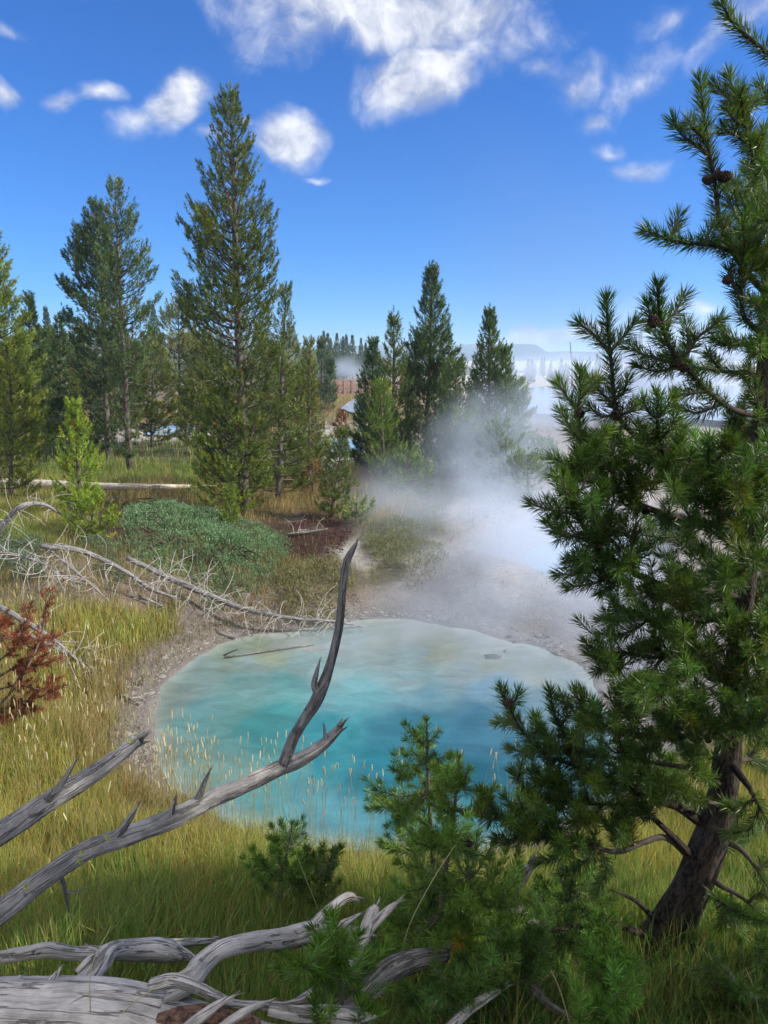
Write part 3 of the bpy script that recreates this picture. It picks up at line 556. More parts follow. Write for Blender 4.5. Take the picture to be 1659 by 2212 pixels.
# ------------------------------------------------------------------ far forest: five kinds, each tree its own object
def far_mesh(seed, hh, r, col):
    T, Cw = conifer('', '', (0, 0, 0), hh, r, PROFS['cone'], seed, col=col, wh=.45, per=6, cnt=10, nl=.24, nw=.07, shoot=.32, sp=.42, tr=.16, parts=False, cb=.06)
    return T, Cw
def mesh_of(A, name, mat):
    o = A.build(name, mat, smooth=False, grain=True); m = o.data; bpy.data.objects.remove(o); return m
FARM = []
for i, (hh, r, c) in enumerate([(11, 1.9, (.045, .075, .035)), (13, 1.7, (.04, .07, .04)), (9, 1.9, (.085, .11, .035)), (12, 2.2, (.05, .08, .035)), (8, 1.5, (.11, .14, .04))]):
    T, Cw = far_mesh(200+i, hh, r, c); FARM.append((mesh_of(T, 'trunk', M_BARKFAR), mesh_of(Cw, 'crown', M_NEEDLE), hh))
def far_tree(px, ty, Y, kind, label, group):
    x = (px-829.5)/FPX*Y*1.02; x = P(px, 770, Y)[0]; z0 = float(H(x, Y)) + hillz(x, Y); tm, cm, hh = FARM[kind]
    s = max(.25, (P(px, ty, Y)[2]-z0)/hh)
    o = thing('pine_tree', label, 'pine tree', (x, Y, z0), group); o.rotation_euler.z = random.random()*6.28; o.scale = (s*random.uniform(.85, 1.2), s*random.uniform(.85, 1.2), s)
    for m_, nm in ((tm, 'trunk'), (cm, 'crown')):
        c = bpy.data.objects.new(nm, m_); C.objects.link(c); c.parent = o
def hillz(x, y): return 7*np.exp(-((x+35)/45)**2)*sst(110, 190, y)+9*sst(-60, -150, x)*sst(110, 200, y)
XH, YH = np.meshgrid(np.linspace(-330, 60, 60), np.linspace(100, 420, 40)); ZH = hillz(XH, YH)+H(XH, YH)-.6+.0*XH
hm = Acc(); k = np.arange(39*60).reshape(39, 60)[:, :-1].ravel()
hm.add(np.stack([XH.ravel(), YH.ravel(), ZH.ravel()], 1), np.vstack([np.stack([k, k+1, k+61], 1), np.stack([k, k+61, k+60], 1)]), (.10, .13, .05)); hm.build('hill', M_GROUND, smooth=True, kind='structure', label='low forested rise on the left')
GF = 'far pines along the horizon behind the boardwalk'
rr = random.Random(3)
for i in range(74):     # forested rise left of centre and behind the left trees
    px = rr.uniform(40, 800); Y = rr.uniform(105, 260)
    ty = (728 if px > 640 else 705)+rr.uniform(-6, 26)+max(0, (px-700))*.18
    far_tree(px, ty, Y, rr.choice([0, 1, 2, 3, 4, 4, 2]), 'hazy pine among many on the far rise behind the left pines', GF)
for (px, ty, Y, k) in [(108, 665, 70, 1), (78, 655, 74, 1), (337, 660, 95, 1), (560, 722, 120, 2)]:
    far_tree(px, ty, Y, k, {108: 'pale grey hazy pine in the gap right of the left edge trees', 78: 'tall pale hazy pine left of its twin near the left edge', 337: 'pale pine tip showing between thin pine and olive pine', 560: 'hazy pine behind the lower crown of the tallest pine'}[px], None)
for j, (px, ty) in enumerate([(700, 716), (708, 722), (728, 722), (742, 728), (748, 724), (762, 726), (780, 732), (790, 741)]):
    far_tree(px, ty, 95+j*3, [1, 0, 3, 1][j % 4], 'dark hazy pine on the skyline above the boardwalk', 'dark pines on the skyline above the boardwalk')
for i in range(46):
    px = rr.uniform(1090, 1640); far_tree(px, 800+rr.uniform(-22, 16)-(14 if px > 1340 else 0), rr.uniform(70, 130), rr.choice([0, 1, 3, 4]), 'pale pine lost in the steam beyond the lake', 'pale pines beyond the lake on the right')
for (px, ty) in [(1380, 715), (1372, 740), (1465, 735), (1290, 765), (1340, 758)]:
    far_tree(px, ty, 75, 1, {1380: 'tallest ghostly pine in steam behind the near pine', 1372: 'ghostly pine close left of the tallest one in the steam', 1465: 'wide ghostly pine seen through the near pine branches', 1290: 'ghostly pine at the left of the near pine', 1340: 'ghostly pine between two upright near shoots'}[px], None)
# far ridges
def ridge(name, label, x0, x1, Y, hf, col, seed):
    A = Acc(); n = 160; x = np.linspace(x0, x1, n); h = hf(x)+ (fbm(x, x*0, .02, 5, seed)-.5)*4+(fbm(x, x*0, .25, 2, seed+5)-.5)*3
    rows = [(-260, 0*h-2), (-120, h*.45), (-40, h*.85), (0, h), (60, h*.8), (300, 0*h-2)]
    v = np.concatenate([np.stack([x, np.full(n, Y+dy)+12*np.sin(x*.01), z], 1) for dy, z in rows]); k = (np.arange(len(rows)-1)[:, None]*n+np.arange(n-1)[None]).ravel()
    A.add(v, np.vstack([np.stack([k, k+1, k+n+1], 1), np.stack([k, k+n+1, k+n], 1)]), col)
    return A.build(name, M_GROUND, smooth=True, kind='structure', label=label)
ridge('hill', 'long dark blue wooded ridge across the lake', -200, 2600, 1300, lambda x: 13+3*np.sin(x*.004)+0*x, (.035, .06, .045), 3)
ridge('hill', 'far wooded ridge on the left horizon', -2600, 300, 1500, lambda x: 24+8*np.sin(x*.003+1), (.05, .08, .05), 6)
# thin dead snag
A = Acc(); b = np.array([P(1236, 845, 62)[0], 62, H(P(1236, 845, 62)[0], 62)]); tp = P(1231, 738, 62)
tube(A, [b, (b+tp)/2+[.1, 0, 0], tp], [.10, .07, .02], (.6, .6, .6), 6)
for z in (.35, .55, .7): tube(A, [b+(tp-b)*z, b+(tp-b)*z+[.5*(-1)**int(z*20), 0, .1]], [.03, .01], (.6, .6, .6), 4)
tag(A.build('dead_tree', M_BARKFAR, grain=True), 'thin bare dead tree pole in the steam beyond the lake', 'dead tree')

# ------------------------------------------------------------------ boardwalks
def boxa(A, c, s, col, yaw=0.):
    c = np.array(c, float); s = np.array(s, float)/2; v = np.array([[i, j, k] for i in (-1, 1) for j in (-1, 1) for k in (-1, 1)])*s
    v = v @ np.array([[cos(yaw), sin(yaw), 0], [-sin(yaw), cos(yaw), 0], [0, 0, 1]])+c
    A.add(v, [[0, 1, 3], [0, 3, 2], [4, 6, 7], [4, 7, 5], [0, 4, 5], [0, 5, 1], [2, 3, 7], [2, 7, 6], [0, 2, 6], [0, 6, 4], [1, 5, 7], [1, 7, 3]], col, v)
def boardwalk(label, p0, p1, zt, np_, col, rail=1.0):
    M = M_TWIG if False else (M_REDWOOD if col else M_GREYWOOD)
    p0 = np.array([*p0, 0.]); p1 = np.array([*p1, 0.]); d = p1-p0; L = np.linalg.norm(d); yaw = math.atan2(d[1], d[0]); c = (p0+p1)/2
    o = thing('boardwalk', label, 'boardwalk', (c[0], c[1], zt-.4)); u = d/L; nv = np.array([-u[1], u[0], 0])
    A = Acc(); boxa(A, (c[0], c[1], zt), (L, 1.8, .12), (1, 1, 1), yaw); boxa(A, (*(c-nv*.8)[:2], zt-.18), (L, .1, .22), (.8, .8, .8), yaw); A.build('deck', M, o, grain=True)
    for sgn in (-1, 1):
        for h in (rail, rail*.55):
            A = Acc(); q = c+nv*.86*sgn; boxa(A, (q[0], q[1], zt+h), (L, .07, .14), (1, 1, 1), yaw); A.build('rail', M, o, grain=True)
        for i in range(np_+1):
            q = p0+d*i/np_+nv*.94*sgn; A = Acc(); boxa(A, (q[0], q[1], zt+rail/2-.2), (.13, .10, rail+.5), (.9, .9, .9), yaw); A.build('post', M, o, grain=True)
M_REDWOOD = m_bark('red_brown_boards', (.13, .08, .065), (.27, .165, .135), 6, .3)
M_GREYWOOD = m_bark('grey_boards', (.20, .18, .16), (.42, .39, .36), 6, .3)
x0 = P(660, 850, 62)[0]; x1 = P(776, 850, 66)[0]
boardwalk('red-brown railed boardwalk over the flat between the two pine groups', (x0, 62), (x1, 66), .62, 7, True, .8)
x0 = P(60, 850, 48)[0]; x1 = P(470, 850, 44)[0]
boardwalk('grey railed boardwalk running behind the left pine trunks', (x0, 48), (x1, 44), .62, 10, False, .9)

# ------------------------------------------------------------------ juniper
def juniper():
    A = Acc(); T = Acc(); rng = np.random.default_rng(5); c = G(440, 1190); 
    polyp = [(262, 1140), (262, 1200), (300, 1235), (380, 1245), (450, 1262), (530, 1245), (600, 1215), (622, 1170), (590, 1140), (520, 1122), (430, 1112), (340, 1108), (285, 1112)]
    poly = catmull(np.array([on0(x, y, .55) for x, y in polyp]+[on0(*polyp[0], .55)]), 3)[:-1]
    lo, hi = poly.min(0), poly.max(0); n = 30000; q = lo+rng.random((n, 2))*(hi-lo); d = -sdist(q[:, 0], q[:, 1], poly)+.3*(fbm(q[:, 0], q[:, 1], 2.5, 3, 14)-.5); ok = d > 0; q = q[ok]; d = d[ok]
    top = H(q[:, 0], q[:, 1])+.21*np.clip(d/.8, 0, 1)**.6*(.45+1.1*fbm(q[:, 0], q[:, 1], 2.6, 4, 4))-.05
    z = top-rng.random(len(q))**2*.18
    a = np.c_[q, z]; sp_ = rng.normal(0, .55, (len(q), 2)); g = (q-poly.mean(0))/np.linalg.norm(hi-lo)*2.2
    dr = unit(np.c_[sp_+g*.7, np.full(len(q), .75)]); b = a+dr*rng.uniform(.05, .10, len(q))[:, None]
    cl = np.array([.15, .245, .125])*(1+.5*(fbm(q[:, 0], q[:, 1], 6, 3, 8)-.5))[:, None]
    hole = fbm(q[:, 0], q[:, 1], 9, 3, 33) > .41; a = a[hole]; b = b[hole]; cl = cl[hole]
    brush(A, a, b, 8, .030, .011, cl, rng, kite=False, colvar=.55)
    # dark skirt of inner stems
    for i in range(70):
        s = poly.mean(0)+(poly[rng.integers(len(poly))]-poly.mean(0))*rng.uniform(.5, .98); e = poly.mean(0)+(s-poly.mean(0))*.5
        tube(T, [np.r_[e, H(*e)], np.r_[(e+s)/2, H(*((e+s)/2))+.2], np.r_[s, H(*s)+.15]], [.012, .008, .004], (.5, .4, .35), 4, caps=False)
    o = thing('juniper_bush', 'wide low blue-green juniper mat on the far left bank', 'juniper bush', c)
    T.build('stems', M_TWIG, o, grain=True); A.build('foliage', M_NEEDLE, o)
juniper()
def low_shrub(name, label, polyp, hh, colr, n, seed, cat='shrub', zl=.5, nl=.035, mat=None):
    A = Acc(); rng = np.random.default_rng(seed); poly = np.array([on0(x, y, zl) for x, y in polyp]); lo, hi = poly.min(0), poly.max(0)
    q = lo+rng.random((n*2, 2))*(hi-lo); d = -sdist(q[:, 0], q[:, 1], poly)+.9*(fbm(q[:, 0], q[:, 1], 3, 4, seed)-.62); ok = d > 0; q = q[ok]; d = d[ok]
    z = H(q[:, 0], q[:, 1])+hh*np.clip(d/.4, 0, 1)**.5*(.4+1.*fbm(q[:, 0], q[:, 1], 3, 3, seed+1))*rng.random(len(q))**.4
    a = np.c_[q, z]; b = a+unit(np.c_[rng.normal(0, .5, (len(q), 2)), np.full(len(q), .8)])*.08
    brush(A, a, b, 6, nl, .009, np.array(colr)*(1+.5*(fbm(q[:, 0], q[:, 1], 5, 3, 8)-.5))[:, None], rng, kite=False, colvar=.35)
    tag(A.build(name, mat or M_NEEDLE), label, cat)
low_shrub('juniper_bush', 'small grey-green juniper at the left edge under the dead branches', [(-60, 1215), (60, 1195), (130, 1240), (120, 1300), (20, 1290), (-80, 1270)], .3, (.11, .16, .10), 3000, 6, 'juniper bush', .6)
low_shrub('juniper_bush', 'sparse green juniper sprigs under the leaning dead trunks', [(150, 1190), (260, 1205), (310, 1260), (260, 1290), (190, 1260)], .22, (.10, .15, .08), 1600, 7, 'juniper bush', .6)
low_shrub('shrub', 'olive scrub on the bank right of the juniper', [(560, 1240), (640, 1215), (730, 1205), (770, 1245), (720, 1290), (600, 1285)], .13, (.20, .19, .09), 1500, 8, zl=.45)
low_shrub('shrub', 'olive scrub fading into the steam above the far rim', [(770, 1150), (860, 1130), (950, 1150), (960, 1210), (880, 1240), (790, 1215)], .15, (.19, .20, .10), 1500, 9, zl=.45)

# ------------------------------------------------------------------ dead fallen trunks on the far left bank
def gpath(pts, Ys=None, up=.12):
    return [G(x, y, u) for x, y, u in [(p[0], p[1], p[2] if len(p) > 2 else up) for p in pts]]
def curl_twigs(A, path, n, rng, L=(.25, .6), col=(1, 1, 1), s0=.15, s1=.95, r=.006, up=.5):
    path = catmull(path, 6); m = len(path)
    for i in range(n):
        f = rng.uniform(s0, s1)*(m-1); k = int(f); b = path[k]+(path[min(k+1, m-1)]-path[k])*(f-k)
        ax = unit(path[min(k+1, m-1)]-path[max(k-1, 0)]); d = rand_unit(1, rng)[0]; d = unit(d-ax*np.dot(d, ax)*.6+[0, -.2, up*rng.uniform(-.6, 1)])
        l = rng.uniform(*L); cv = unit(np.cross(d, rand_unit(1, rng)[0])+[0, 0, -.5])*rng.uniform(.25, .65); pts = [b]; q = b.copy()
        for s in range(6):
            q = q+d*l/6; pts.append(q.copy()); d = unit(d+cv*.62)
        tube(A, pts, np.linspace(r, r*.35, 7), col, 4, caps=False)
        if rng.random() < .5:
            b2 = pts[3]; d2 = unit(rand_unit(1, rng)[0]+d); tube(A, [b2, b2+d2*l*.2, b2+d2*l*.35+[0, 0, -.04]], [r*.6, r*.5, r*.25], col, 4, caps=False)
def dead_trunk(name, label, pts, rad, ntw, seed, L=(.25, .6), s0=.1, s1=.95, up=.12, cat='dead tree', group=None, tw=.0042):
    rng = np.random.default_rng(seed); p = np.array(gpath(pts, up=up)); o = thing(name, label, cat, p[0], group)
    A = Acc(); cp = catmull(p, 5); tube(A, cp, np.interp(np.linspace(0, 1, len(cp)), np.linspace(0, 1, len(rad)), rad), (1, 1, 1), 10, .04, .05, seed=seed); A.build('trunk', M_BRANCH, o, True, True)
    A = Acc(); curl_twigs(A, p, ntw, rng, L, s0=s0, s1=s1, r=tw); A.build('twigs', M_DEADTWIG, o, True, True); return o
GD = 'dead trunks lying on the far left bank'
dead_trunk('dead_tree', 'long pale dead trunk with curled twigs reaching over the pool edge', [(275, 1205, .35), (370, 1250, .3), (450, 1285, .25), (530, 1316, .25), (620, 1334, .28), (725, 1343, .3), (805, 1357, .22)], [.030, .040, .032, .021, .008], 120, 3, (.2, .55), .1, .85, group=GD)
dead_trunk('dead_tree', 'thinner dead trunk crossing above the pale one', [(88, 1178, .5), (175, 1190, .45), (260, 1228, .35), (325, 1271, .25), (392, 1294, .15)], [.035, .03, .022, .010], 40, 4, (.2, .5), group=GD)
dead_trunk('dead_tree', 'thin grey dead stem forking down from the crossing trunk', [(100, 1183, .45), (165, 1236, .3), (250, 1311, .1)], [.02, .015, .005], 18, 5, (.15, .4), group=GD)
dead_trunk('dead_tree', 'arched dark dead branch at the left edge above the twigs', [(-10, 1158, .2), (20, 1118, .45), (50, 1092, .6), (95, 1090, .55), (140, 1115, .35), (175, 1125, .2)], [.045, .04, .03, .015, .006], 34, 6, (.2, .6), group=GD)
dead_trunk('dead_tree', 'tangle of pale dead twigs low at the left edge', [(-40, 1190, .4), (40, 1200, .35), (110, 1225, .3), (180, 1265, .2)], [.03, .02, .012, .005], 60, 7, (.25, .7), group=GD)
dead_trunk('dead_tree', 'pale dead stem pointing down through the yellow grass beside the red needles', [(-20, 1300, .5), (50, 1340, .45), (110, 1378, .35), (160, 1420, .2), (212, 1465, .05)], [.03, .025, .018, .008], 26, 8, (.15, .5), group=GD)
dead_trunk('dead_tree', 'second pale dead stem just above the one in the yellow grass', [(60, 1370, .35), (110, 1395, .3), (150, 1415, .2), (200, 1440, .1)], [.016, .012, .005], 10, 9, (.15, .4), group=GD)
dead_trunk('dead_branch', 'short white dead stick between juniper and yellow grass', [(300, 1286, .1), (330, 1300, .1), (360, 1314, .05)], [.016, .014, .008], 4, 10, (.1, .2), cat='dead branch')
dead_trunk('dead_branch', 'white forked stick on the red-brown litter right of the juniper', [(618, 1154, .06), (655, 1150, .06), (708, 1142, .08)], [.02, .018, .008], 6, 12, (.15, .4), cat='dead branch')
dead_trunk('dead_branch', 'pale broken stick at the pool edge below the long trunk', [(470, 1366, .02), (500, 1376, .04), (515, 1371, .1)], [.018, .022, .012], 3, 13, (.1, .25), cat='dead branch')
dead_trunk('dead_branch', 'small pale stick on the muddy left bank', [(258, 1500, .03), (280, 1508, .06), (301, 1522, .03)], [.016, .014, .006], 3, 14, (.08, .2), cat='dead branch')
def stick(name, label, pts, rad, mat, cat='dead branch', seed=0):
    A = Acc(); p = catmull(np.array([np.r_[on0(x, y, z), z] for x, y, z in pts]), 5); tube(A, p, np.linspace(rad[0], rad[1], len(p)), (1, 1, 1), 7, .05, .1, seed=seed)
    return tag(A.build(name, mat, None, True, True), label, cat)
stick('dead_branch', 'thin pale stick floating in the shallow upper left of the pool', [(485, 1420, .012), (600, 1403, .02), (678, 1392, .012)], (.012, .008), M_BRANCH)
stick('dead_branch', 'forked twig rising from the shallow water', [(484, 1415, .0), (500, 1408, .05), (516, 1402, .1)], (.012, .006), M_BRANCH)
# lying log behind the young pine
p = np.array([G(-60, 1040, .17), G(60, 1045, .17), G(200, 1050, .16), G(330, 1052, .1), G(462, 1050, .08)]); A = Acc(); cp = catmull(p, 8)
tube(A, cp, np.interp(np.linspace(0, 1, len(cp)), [0, .3, .8, 1], [.11, .10, .06, .02]), (1.25, 1.2, 1.1), 12, .05, .06, seed=4)
tag(A.build('fallen_log', M_DRIFT, None, True, True), 'long straight bleached log lying behind the bright young pine', 'fallen log')

# ------------------------------------------------------------------ rusty dead pine branch at the left edge
def rusty():
    rng = np.random.default_rng(9); o = thing('pine_branch', 'dead pine bough with rust-red needles at the left edge', 'pine branch', P(0, 1530, 5.2)); T = Acc(); F = Acc(); a = []; b = []
    for pts in ([(-40, 1560), (20, 1500), (60, 1440), (90, 1370), (100, 1290)], [(-40, 1450), (20, 1410), (50, 1370), (60, 1330)], [(-40, 1500), (40, 1480), (90, 1490), (112, 1470)],
                [(-20, 1540), (40, 1520), (100, 1500), (118, 1492)], [(20, 1500), (70, 1420), (115, 1380)], [(-30, 1420), (0, 1360), (10, 1340)], [(0, 1460), (40, 1440), (110, 1430)], [(-30, 1545), (20, 1545), (60, 1530)], [(-20, 1385), (30, 1380), (70, 1400)]):
        q = catmull([P(x, y, 5.2+rng.normal(0, .12)) for x, y in pts], 6); tube(T, q, np.linspace(.012, .004, len(q)), (.9, .8, .75), 5, caps=False)
        for k in range(34):
            i = rng.integers(len(q)//4, len(q)); d = unit(rand_unit(1, rng)[0]+unit(q[i]-q[i-1])*1.2+[0, 0, .2]); a.append(q[i]); b.append(q[i]+d*rng.uniform(.04, .10))
            tube(T, [a[-1], b[-1]], [.003, .002], (.8, .6, .5), 3, caps=False)
    a = np.array(a); b = np.array(b); col = np.array([.21, .065, .034])*(1+.3*rng.normal(size=(len(a), 1))).clip(.4, 1.8)
    brush(F, a+(b-a)*.4, b, 34, .042, .0045, col, rng); T.build('twigs', M_TWIG, o, grain=True); F.build('needles', M_DRY, o)
rusty()

# ------------------------------------------------------------------ near dead wood
def px_path(pts):      # (px, py, radius px, Y)
    w_ = np.array([np.r_[P(x, y, Y), r*depth(x, y, Y)/FPX] for x, y, r, Y in pts]); return catmull(w_, 7)
def px_tube(A, pts, seg=18, groove=.12, rough=.06, seed=0, col=(1, 1, 1)):
    q = px_path(pts); tube(A, q[:, :3], np.maximum(q[:, 3], .0015), col, seg, groove, rough, seed=seed); return q
def splinters(A, q, d, n, L, r, rng, col=(1, 1, 1)):
    for i in range(n):
        o = rng.normal(0, r*.5, 3); e = q+o+unit(d+rng.normal(0, .25, 3))*L*rng.uniform(.4, 1.1); tube(A, [q+o-d*L*.3, (q+o+e)/2, e], [r*.45, r*.3, r*.04], col, 5, .1, 0)
rg = np.random.default_rng(21)
def deadwood(name, label, cat, mains, mat, subs=(), group=None, sub_name='limb', dark=-1):
    q0 = P(mains[0][0], mains[0][1], mains[0][3]); o = thing(name, label, cat, q0, group)
    A = Acc(); q = px_tube(A, mains, 48, .085, .05, 3); e = q[-1, :3]; splinters(A, e, unit(q[-1, :3]-q[-3, :3]), 6, .05, q[-1, 3], rg); A.build('trunk', mat, o, True, True)
    for i, s in enumerate(subs):
        A = Acc(); q = px_tube(A, s, 26, .10, .06, 10+i, (.55, .55, .57) if dark == i else (1, 1, 1)); splinters(A, q[-1, :3], unit(q[-1, :3]-q[-3, :3]), 3, .02+q[-1, 3]*2, q[-1, 3], rg)
        A.build(sub_name, mat, o, True, True)
    return o
def lichen(o, spots):
    A = Acc()
    for (x, y, Y) in spots:
        c = P(x, y, Y); n = 40; d = rand_unit(n, rg); d[:, 1] = -abs(d[:, 1]); b = c+d*rg.random((n, 1))*.007; needles(A, b, d, .006, .004, (.42, .44, .10), rg, False)
    A.build('lichen', M_GRASS, o, kind='stuff')
ob = deadwood('dead_branch', 'long forked grey dead branch sweeping up in front of the pool', 'dead branch',
    [(-90, 2035, 27, 1.75), (-20, 1984, 25, 1.8), (40, 1940, 23, 1.85), (100, 1894, 21, 1.9), (185, 1839, 20, 2.0), (280, 1804, 20, 2.08), (370, 1769, 20, 2.16), (450, 1729, 19, 2.24), (540, 1689, 17, 2.32), (600, 1660, 17, 2.38), (650, 1640, 15, 2.42), (700, 1606, 12, 2.46), (732, 1574, 9, 2.5)], M_BRANCH,
    [[(612, 1655, 13, 2.38), (632, 1600, 12, 2.42), (656, 1558, 11.5, 2.45), (688, 1505, 14, 2.5), (712, 1440, 10.5, 2.54), (728, 1380, 9.5, 2.58), (737, 1320, 9, 2.6), (741, 1270, 8, 2.62), (750, 1215, 8, 2.65), (762, 1188, 6, 2.67), (771, 1172, 3, 2.68)],
     [(690, 1500, 9, 2.5), (679, 1480, 7, 2.5), (684, 1452, 5, 2.5), (690, 1430, 2, 2.5)],
     [(425, 1735, 9, 2.22), (438, 1700, 6.5, 2.22), (454, 1662, 2, 2.22)], [(370, 1765, 7, 2.15), (374, 1742, 5, 2.15), (381, 1722, 2, 2.15)],
     [(245, 1812, 9, 2.05), (265, 1790, 8, 2.05), (284, 1762, 6, 2.05), (299, 1737, 2, 2.05)], [(132, 1890, 5, 1.95), (141, 1925, 5, 1.95), (148, 1966, 2, 1.97)], [(141, 1925, 3, 1.95), (165, 1926, 2, 1.95), (180, 1922, 1, 1.95)],
     [(706, 1600, 5, 2.46), (702, 1585, 4, 2.46), (700, 1568, 2, 2.46)]], sub_name='side_branch', dark=0)
lichen(ob, [(180, 1840, 1.93), (172, 1858, 1.93), (232, 1808, 2.0), (57, 1913, 1.83), (345, 1752, 2.12)])
ob = deadwood('dead_branch', 'shorter thick grey dead branch at the left edge, above the forked one', 'dead branch',
    [(-80, 1840, 27, 1.9), (-10, 1805, 25, 1.95), (50, 1768, 23, 2.0), (110, 1728, 21, 2.05), (165, 1695, 20, 2.1), (220, 1660, 18, 2.14), (265, 1625, 15, 2.18), (302, 1598, 10, 2.2)], M_BRANCH,
    [[(105, 1725, 10, 2.03), (130, 1698, 8, 2.03), (148, 1668, 5, 2.03), (165, 1640, 2, 2.03)]], sub_name='side_branch')
lichen(ob, [(62, 1726, 2.0), (250, 1616, 2.15), (285, 1600, 2.18)])
# big driftwood log along the bottom
log = deadwood('fallen_log', 'thick cracked silver-grey log lying across the bottom left corner', 'fallen log',
    [(-200, 2200, 70, 1.62), (-60, 2195, 72, 1.62), (80, 2195, 74, 1.6), (200, 2200, 76, 1.6), (300, 2215, 74, 1.6), (420, 2240, 66, 1.58), (540, 2262, 50, 1.58), (680, 2290, 44, 1.56)], M_DRIFT,
    [[(150, 2165, 34, 1.64), (185, 2125, 25, 1.68), (215, 2085, 22, 1.74), (240, 2055, 19, 1.8), (290, 2052, 22, 1.86), (350, 2052, 23, 1.9), (400, 2064, 12, 1.92), (428, 2072, 3, 1.93)],
     [(330, 2150, 30, 1.62), (405, 2120, 26, 1.64), (432, 2088, 24, 1.7), (478, 2052, 20, 1.76), (548, 2034, 20, 1.84), (620, 2026, 22, 1.92), (680, 2012, 22, 1.98), (735, 2016, 19, 2.02), (790, 2022, 15, 2.06)],
     [(665, 2015, 15, 1.97), (690, 1985, 11, 2.0), (720, 1958, 10, 2.03), (752, 1937, 10, 2.06), (772, 1944, 4, 2.08)],
     [(725, 2008, 12, 1.98), (750, 1992, 8, 1.98), (779, 1973, 2, 1.98)],
     [(330, 2128, 14, 1.56), (380, 2118, 14, 1.54), (430, 2135, 12, 1.53), (500, 2166, 9, 1.54), (560, 2172, 9, 1.58), (625, 2172, 9, 1.62), (670, 2150, 12, 1.68), (720, 2118, 15, 1.74), (752, 2080, 16, 1.8), (772, 2048, 16, 1.86), (790, 2010, 15, 1.9), (806, 1972, 13, 1.94), (814, 1955, 5, 1.95)],
     [(790, 2014, 12, 1.9), (818, 1985, 10, 1.92), (842, 1962, 7, 1.94), (859, 1948, 3, 1.95)],
     [(400, 2225, 12, 1.49), (440, 2192, 11, 1.49), (478, 2165, 7, 1.49), (508, 2150, 2, 1.5)], [(470, 2225, 10, 1.48), (520, 2190, 9, 1.48), (556, 2172, 6, 1.5), (590, 2160, 2, 1.52)],
     [(350, 2160, 16, 1.56), (300, 2152, 12, 1.55), (240, 2150, 9, 1.55), (180, 2146, 5, 1.55)],
     [(15, 2128, 8, 1.64), (35, 2118, 9, 1.66), (45, 2108, 3, 1.68)], [(105, 2128, 9, 1.62), (118, 2110, 7, 1.64), (131, 2090, 2, 1.66)], [(222, 2060, 6, 1.78), (205, 2048, 5, 1.78), (190, 2046, 3, 1.78)],
     [(168, 2100, 8, 1.7), (190, 2075, 7, 1.72), (205, 2062, 3, 1.74)],
     [(580, 2180, 12, 1.56), (640, 2188, 15, 1.56), (700, 2190, 18, 1.56), (780, 2195, 18, 1.57)], [(670, 2150, 8, 1.66), (678, 2135, 5, 1.66), (682, 2128, 2, 1.66)]])
A = Acc()
px_tube(A, [(340, 2200, 8, 1.53), (400, 2194, 17, 1.53), (450, 2194, 19, 1.52), (500, 2200, 16, 1.52), (560, 2212, 9, 1.53)], 60, .22, .12, 8)
A.build('rotten_core', M_ROT, log, True, True)
deadwood('fallen_log', 'broad grey split log slanting up between log end and young pines', 'fallen log', [(700, 2190, 22, 1.72), (760, 2160, 24, 1.75), (800, 2130, 25, 1.8), (850, 2092, 25, 1.87), (905, 2072, 20, 1.95), (960, 2062, 14, 2.02)], M_DRIFTDARK)
deadwood('fallen_log', 'pale thin log behind the thick one at the left edge', 'fallen log', [(-60, 2075, 13, 2.0), (0, 2068, 13, 2.02), (60, 2058, 14, 2.03), (105, 2052, 15, 2.04), (170, 2060, 13, 2.06), (250, 2055, 13, 2.1), (330, 2042, 11, 2.2), (400, 2036, 9, 2.3), (465, 2032, 5, 2.4)], M_DRIFT)
deadwood('dead_branch', 'curved bare stick rising out of the bottom edge', 'dead branch', [(960, 2235, 12, 1.7), (1000, 2190, 11, 1.75), (1040, 2160, 10, 1.8), (1080, 2138, 6, 1.86)], M_DRIFT)
deadwood('dead_branch', 'grey splintered stub pointing up right of the young pines', 'dead branch', [(1075, 1965, 15, 2.5), (1095, 1935, 15, 2.5), (1120, 1905, 14, 2.5), (1140, 1878, 10, 2.5), (1152, 1862, 5, 2.5)], M_DRIFT)
deadwood('dead_branch', 'brown-grey log piece lying under the near pine limbs', 'dead branch', [(1080, 1945, 14, 2.56), (1110, 1965, 15, 2.55), (1150, 1995, 13, 2.5), (1190, 2020, 10, 2.45)], M_DRIFTDARK)
deadwood('dead_branch', 'grey stick in the shade at the bottom between near pine shoots', 'dead branch', [(1150, 2130, 9, 2.0), (1175, 2160, 9, 1.95), (1200, 2180, 8, 1.9), (1240, 2200, 6, 1.88)], M_DRIFTDARK)
deadwood('dead_branch', 'slanted grey stick in the bottom right corner', 'dead branch', [(1562, 2090, 8, 2.1), (1585, 2120, 9, 2.05), (1620, 2150, 8, 2.0), (1680, 2185, 6, 1.95)], M_DRIFTDARK)
deadwood('dead_branch', 'small dark stick under the young pines near the split log', 'dead branch', [(925, 2170, 7, 1.8), (950, 2150, 7, 1.8), (980, 2128, 3, 1.82)], M_DRIFTDARK)

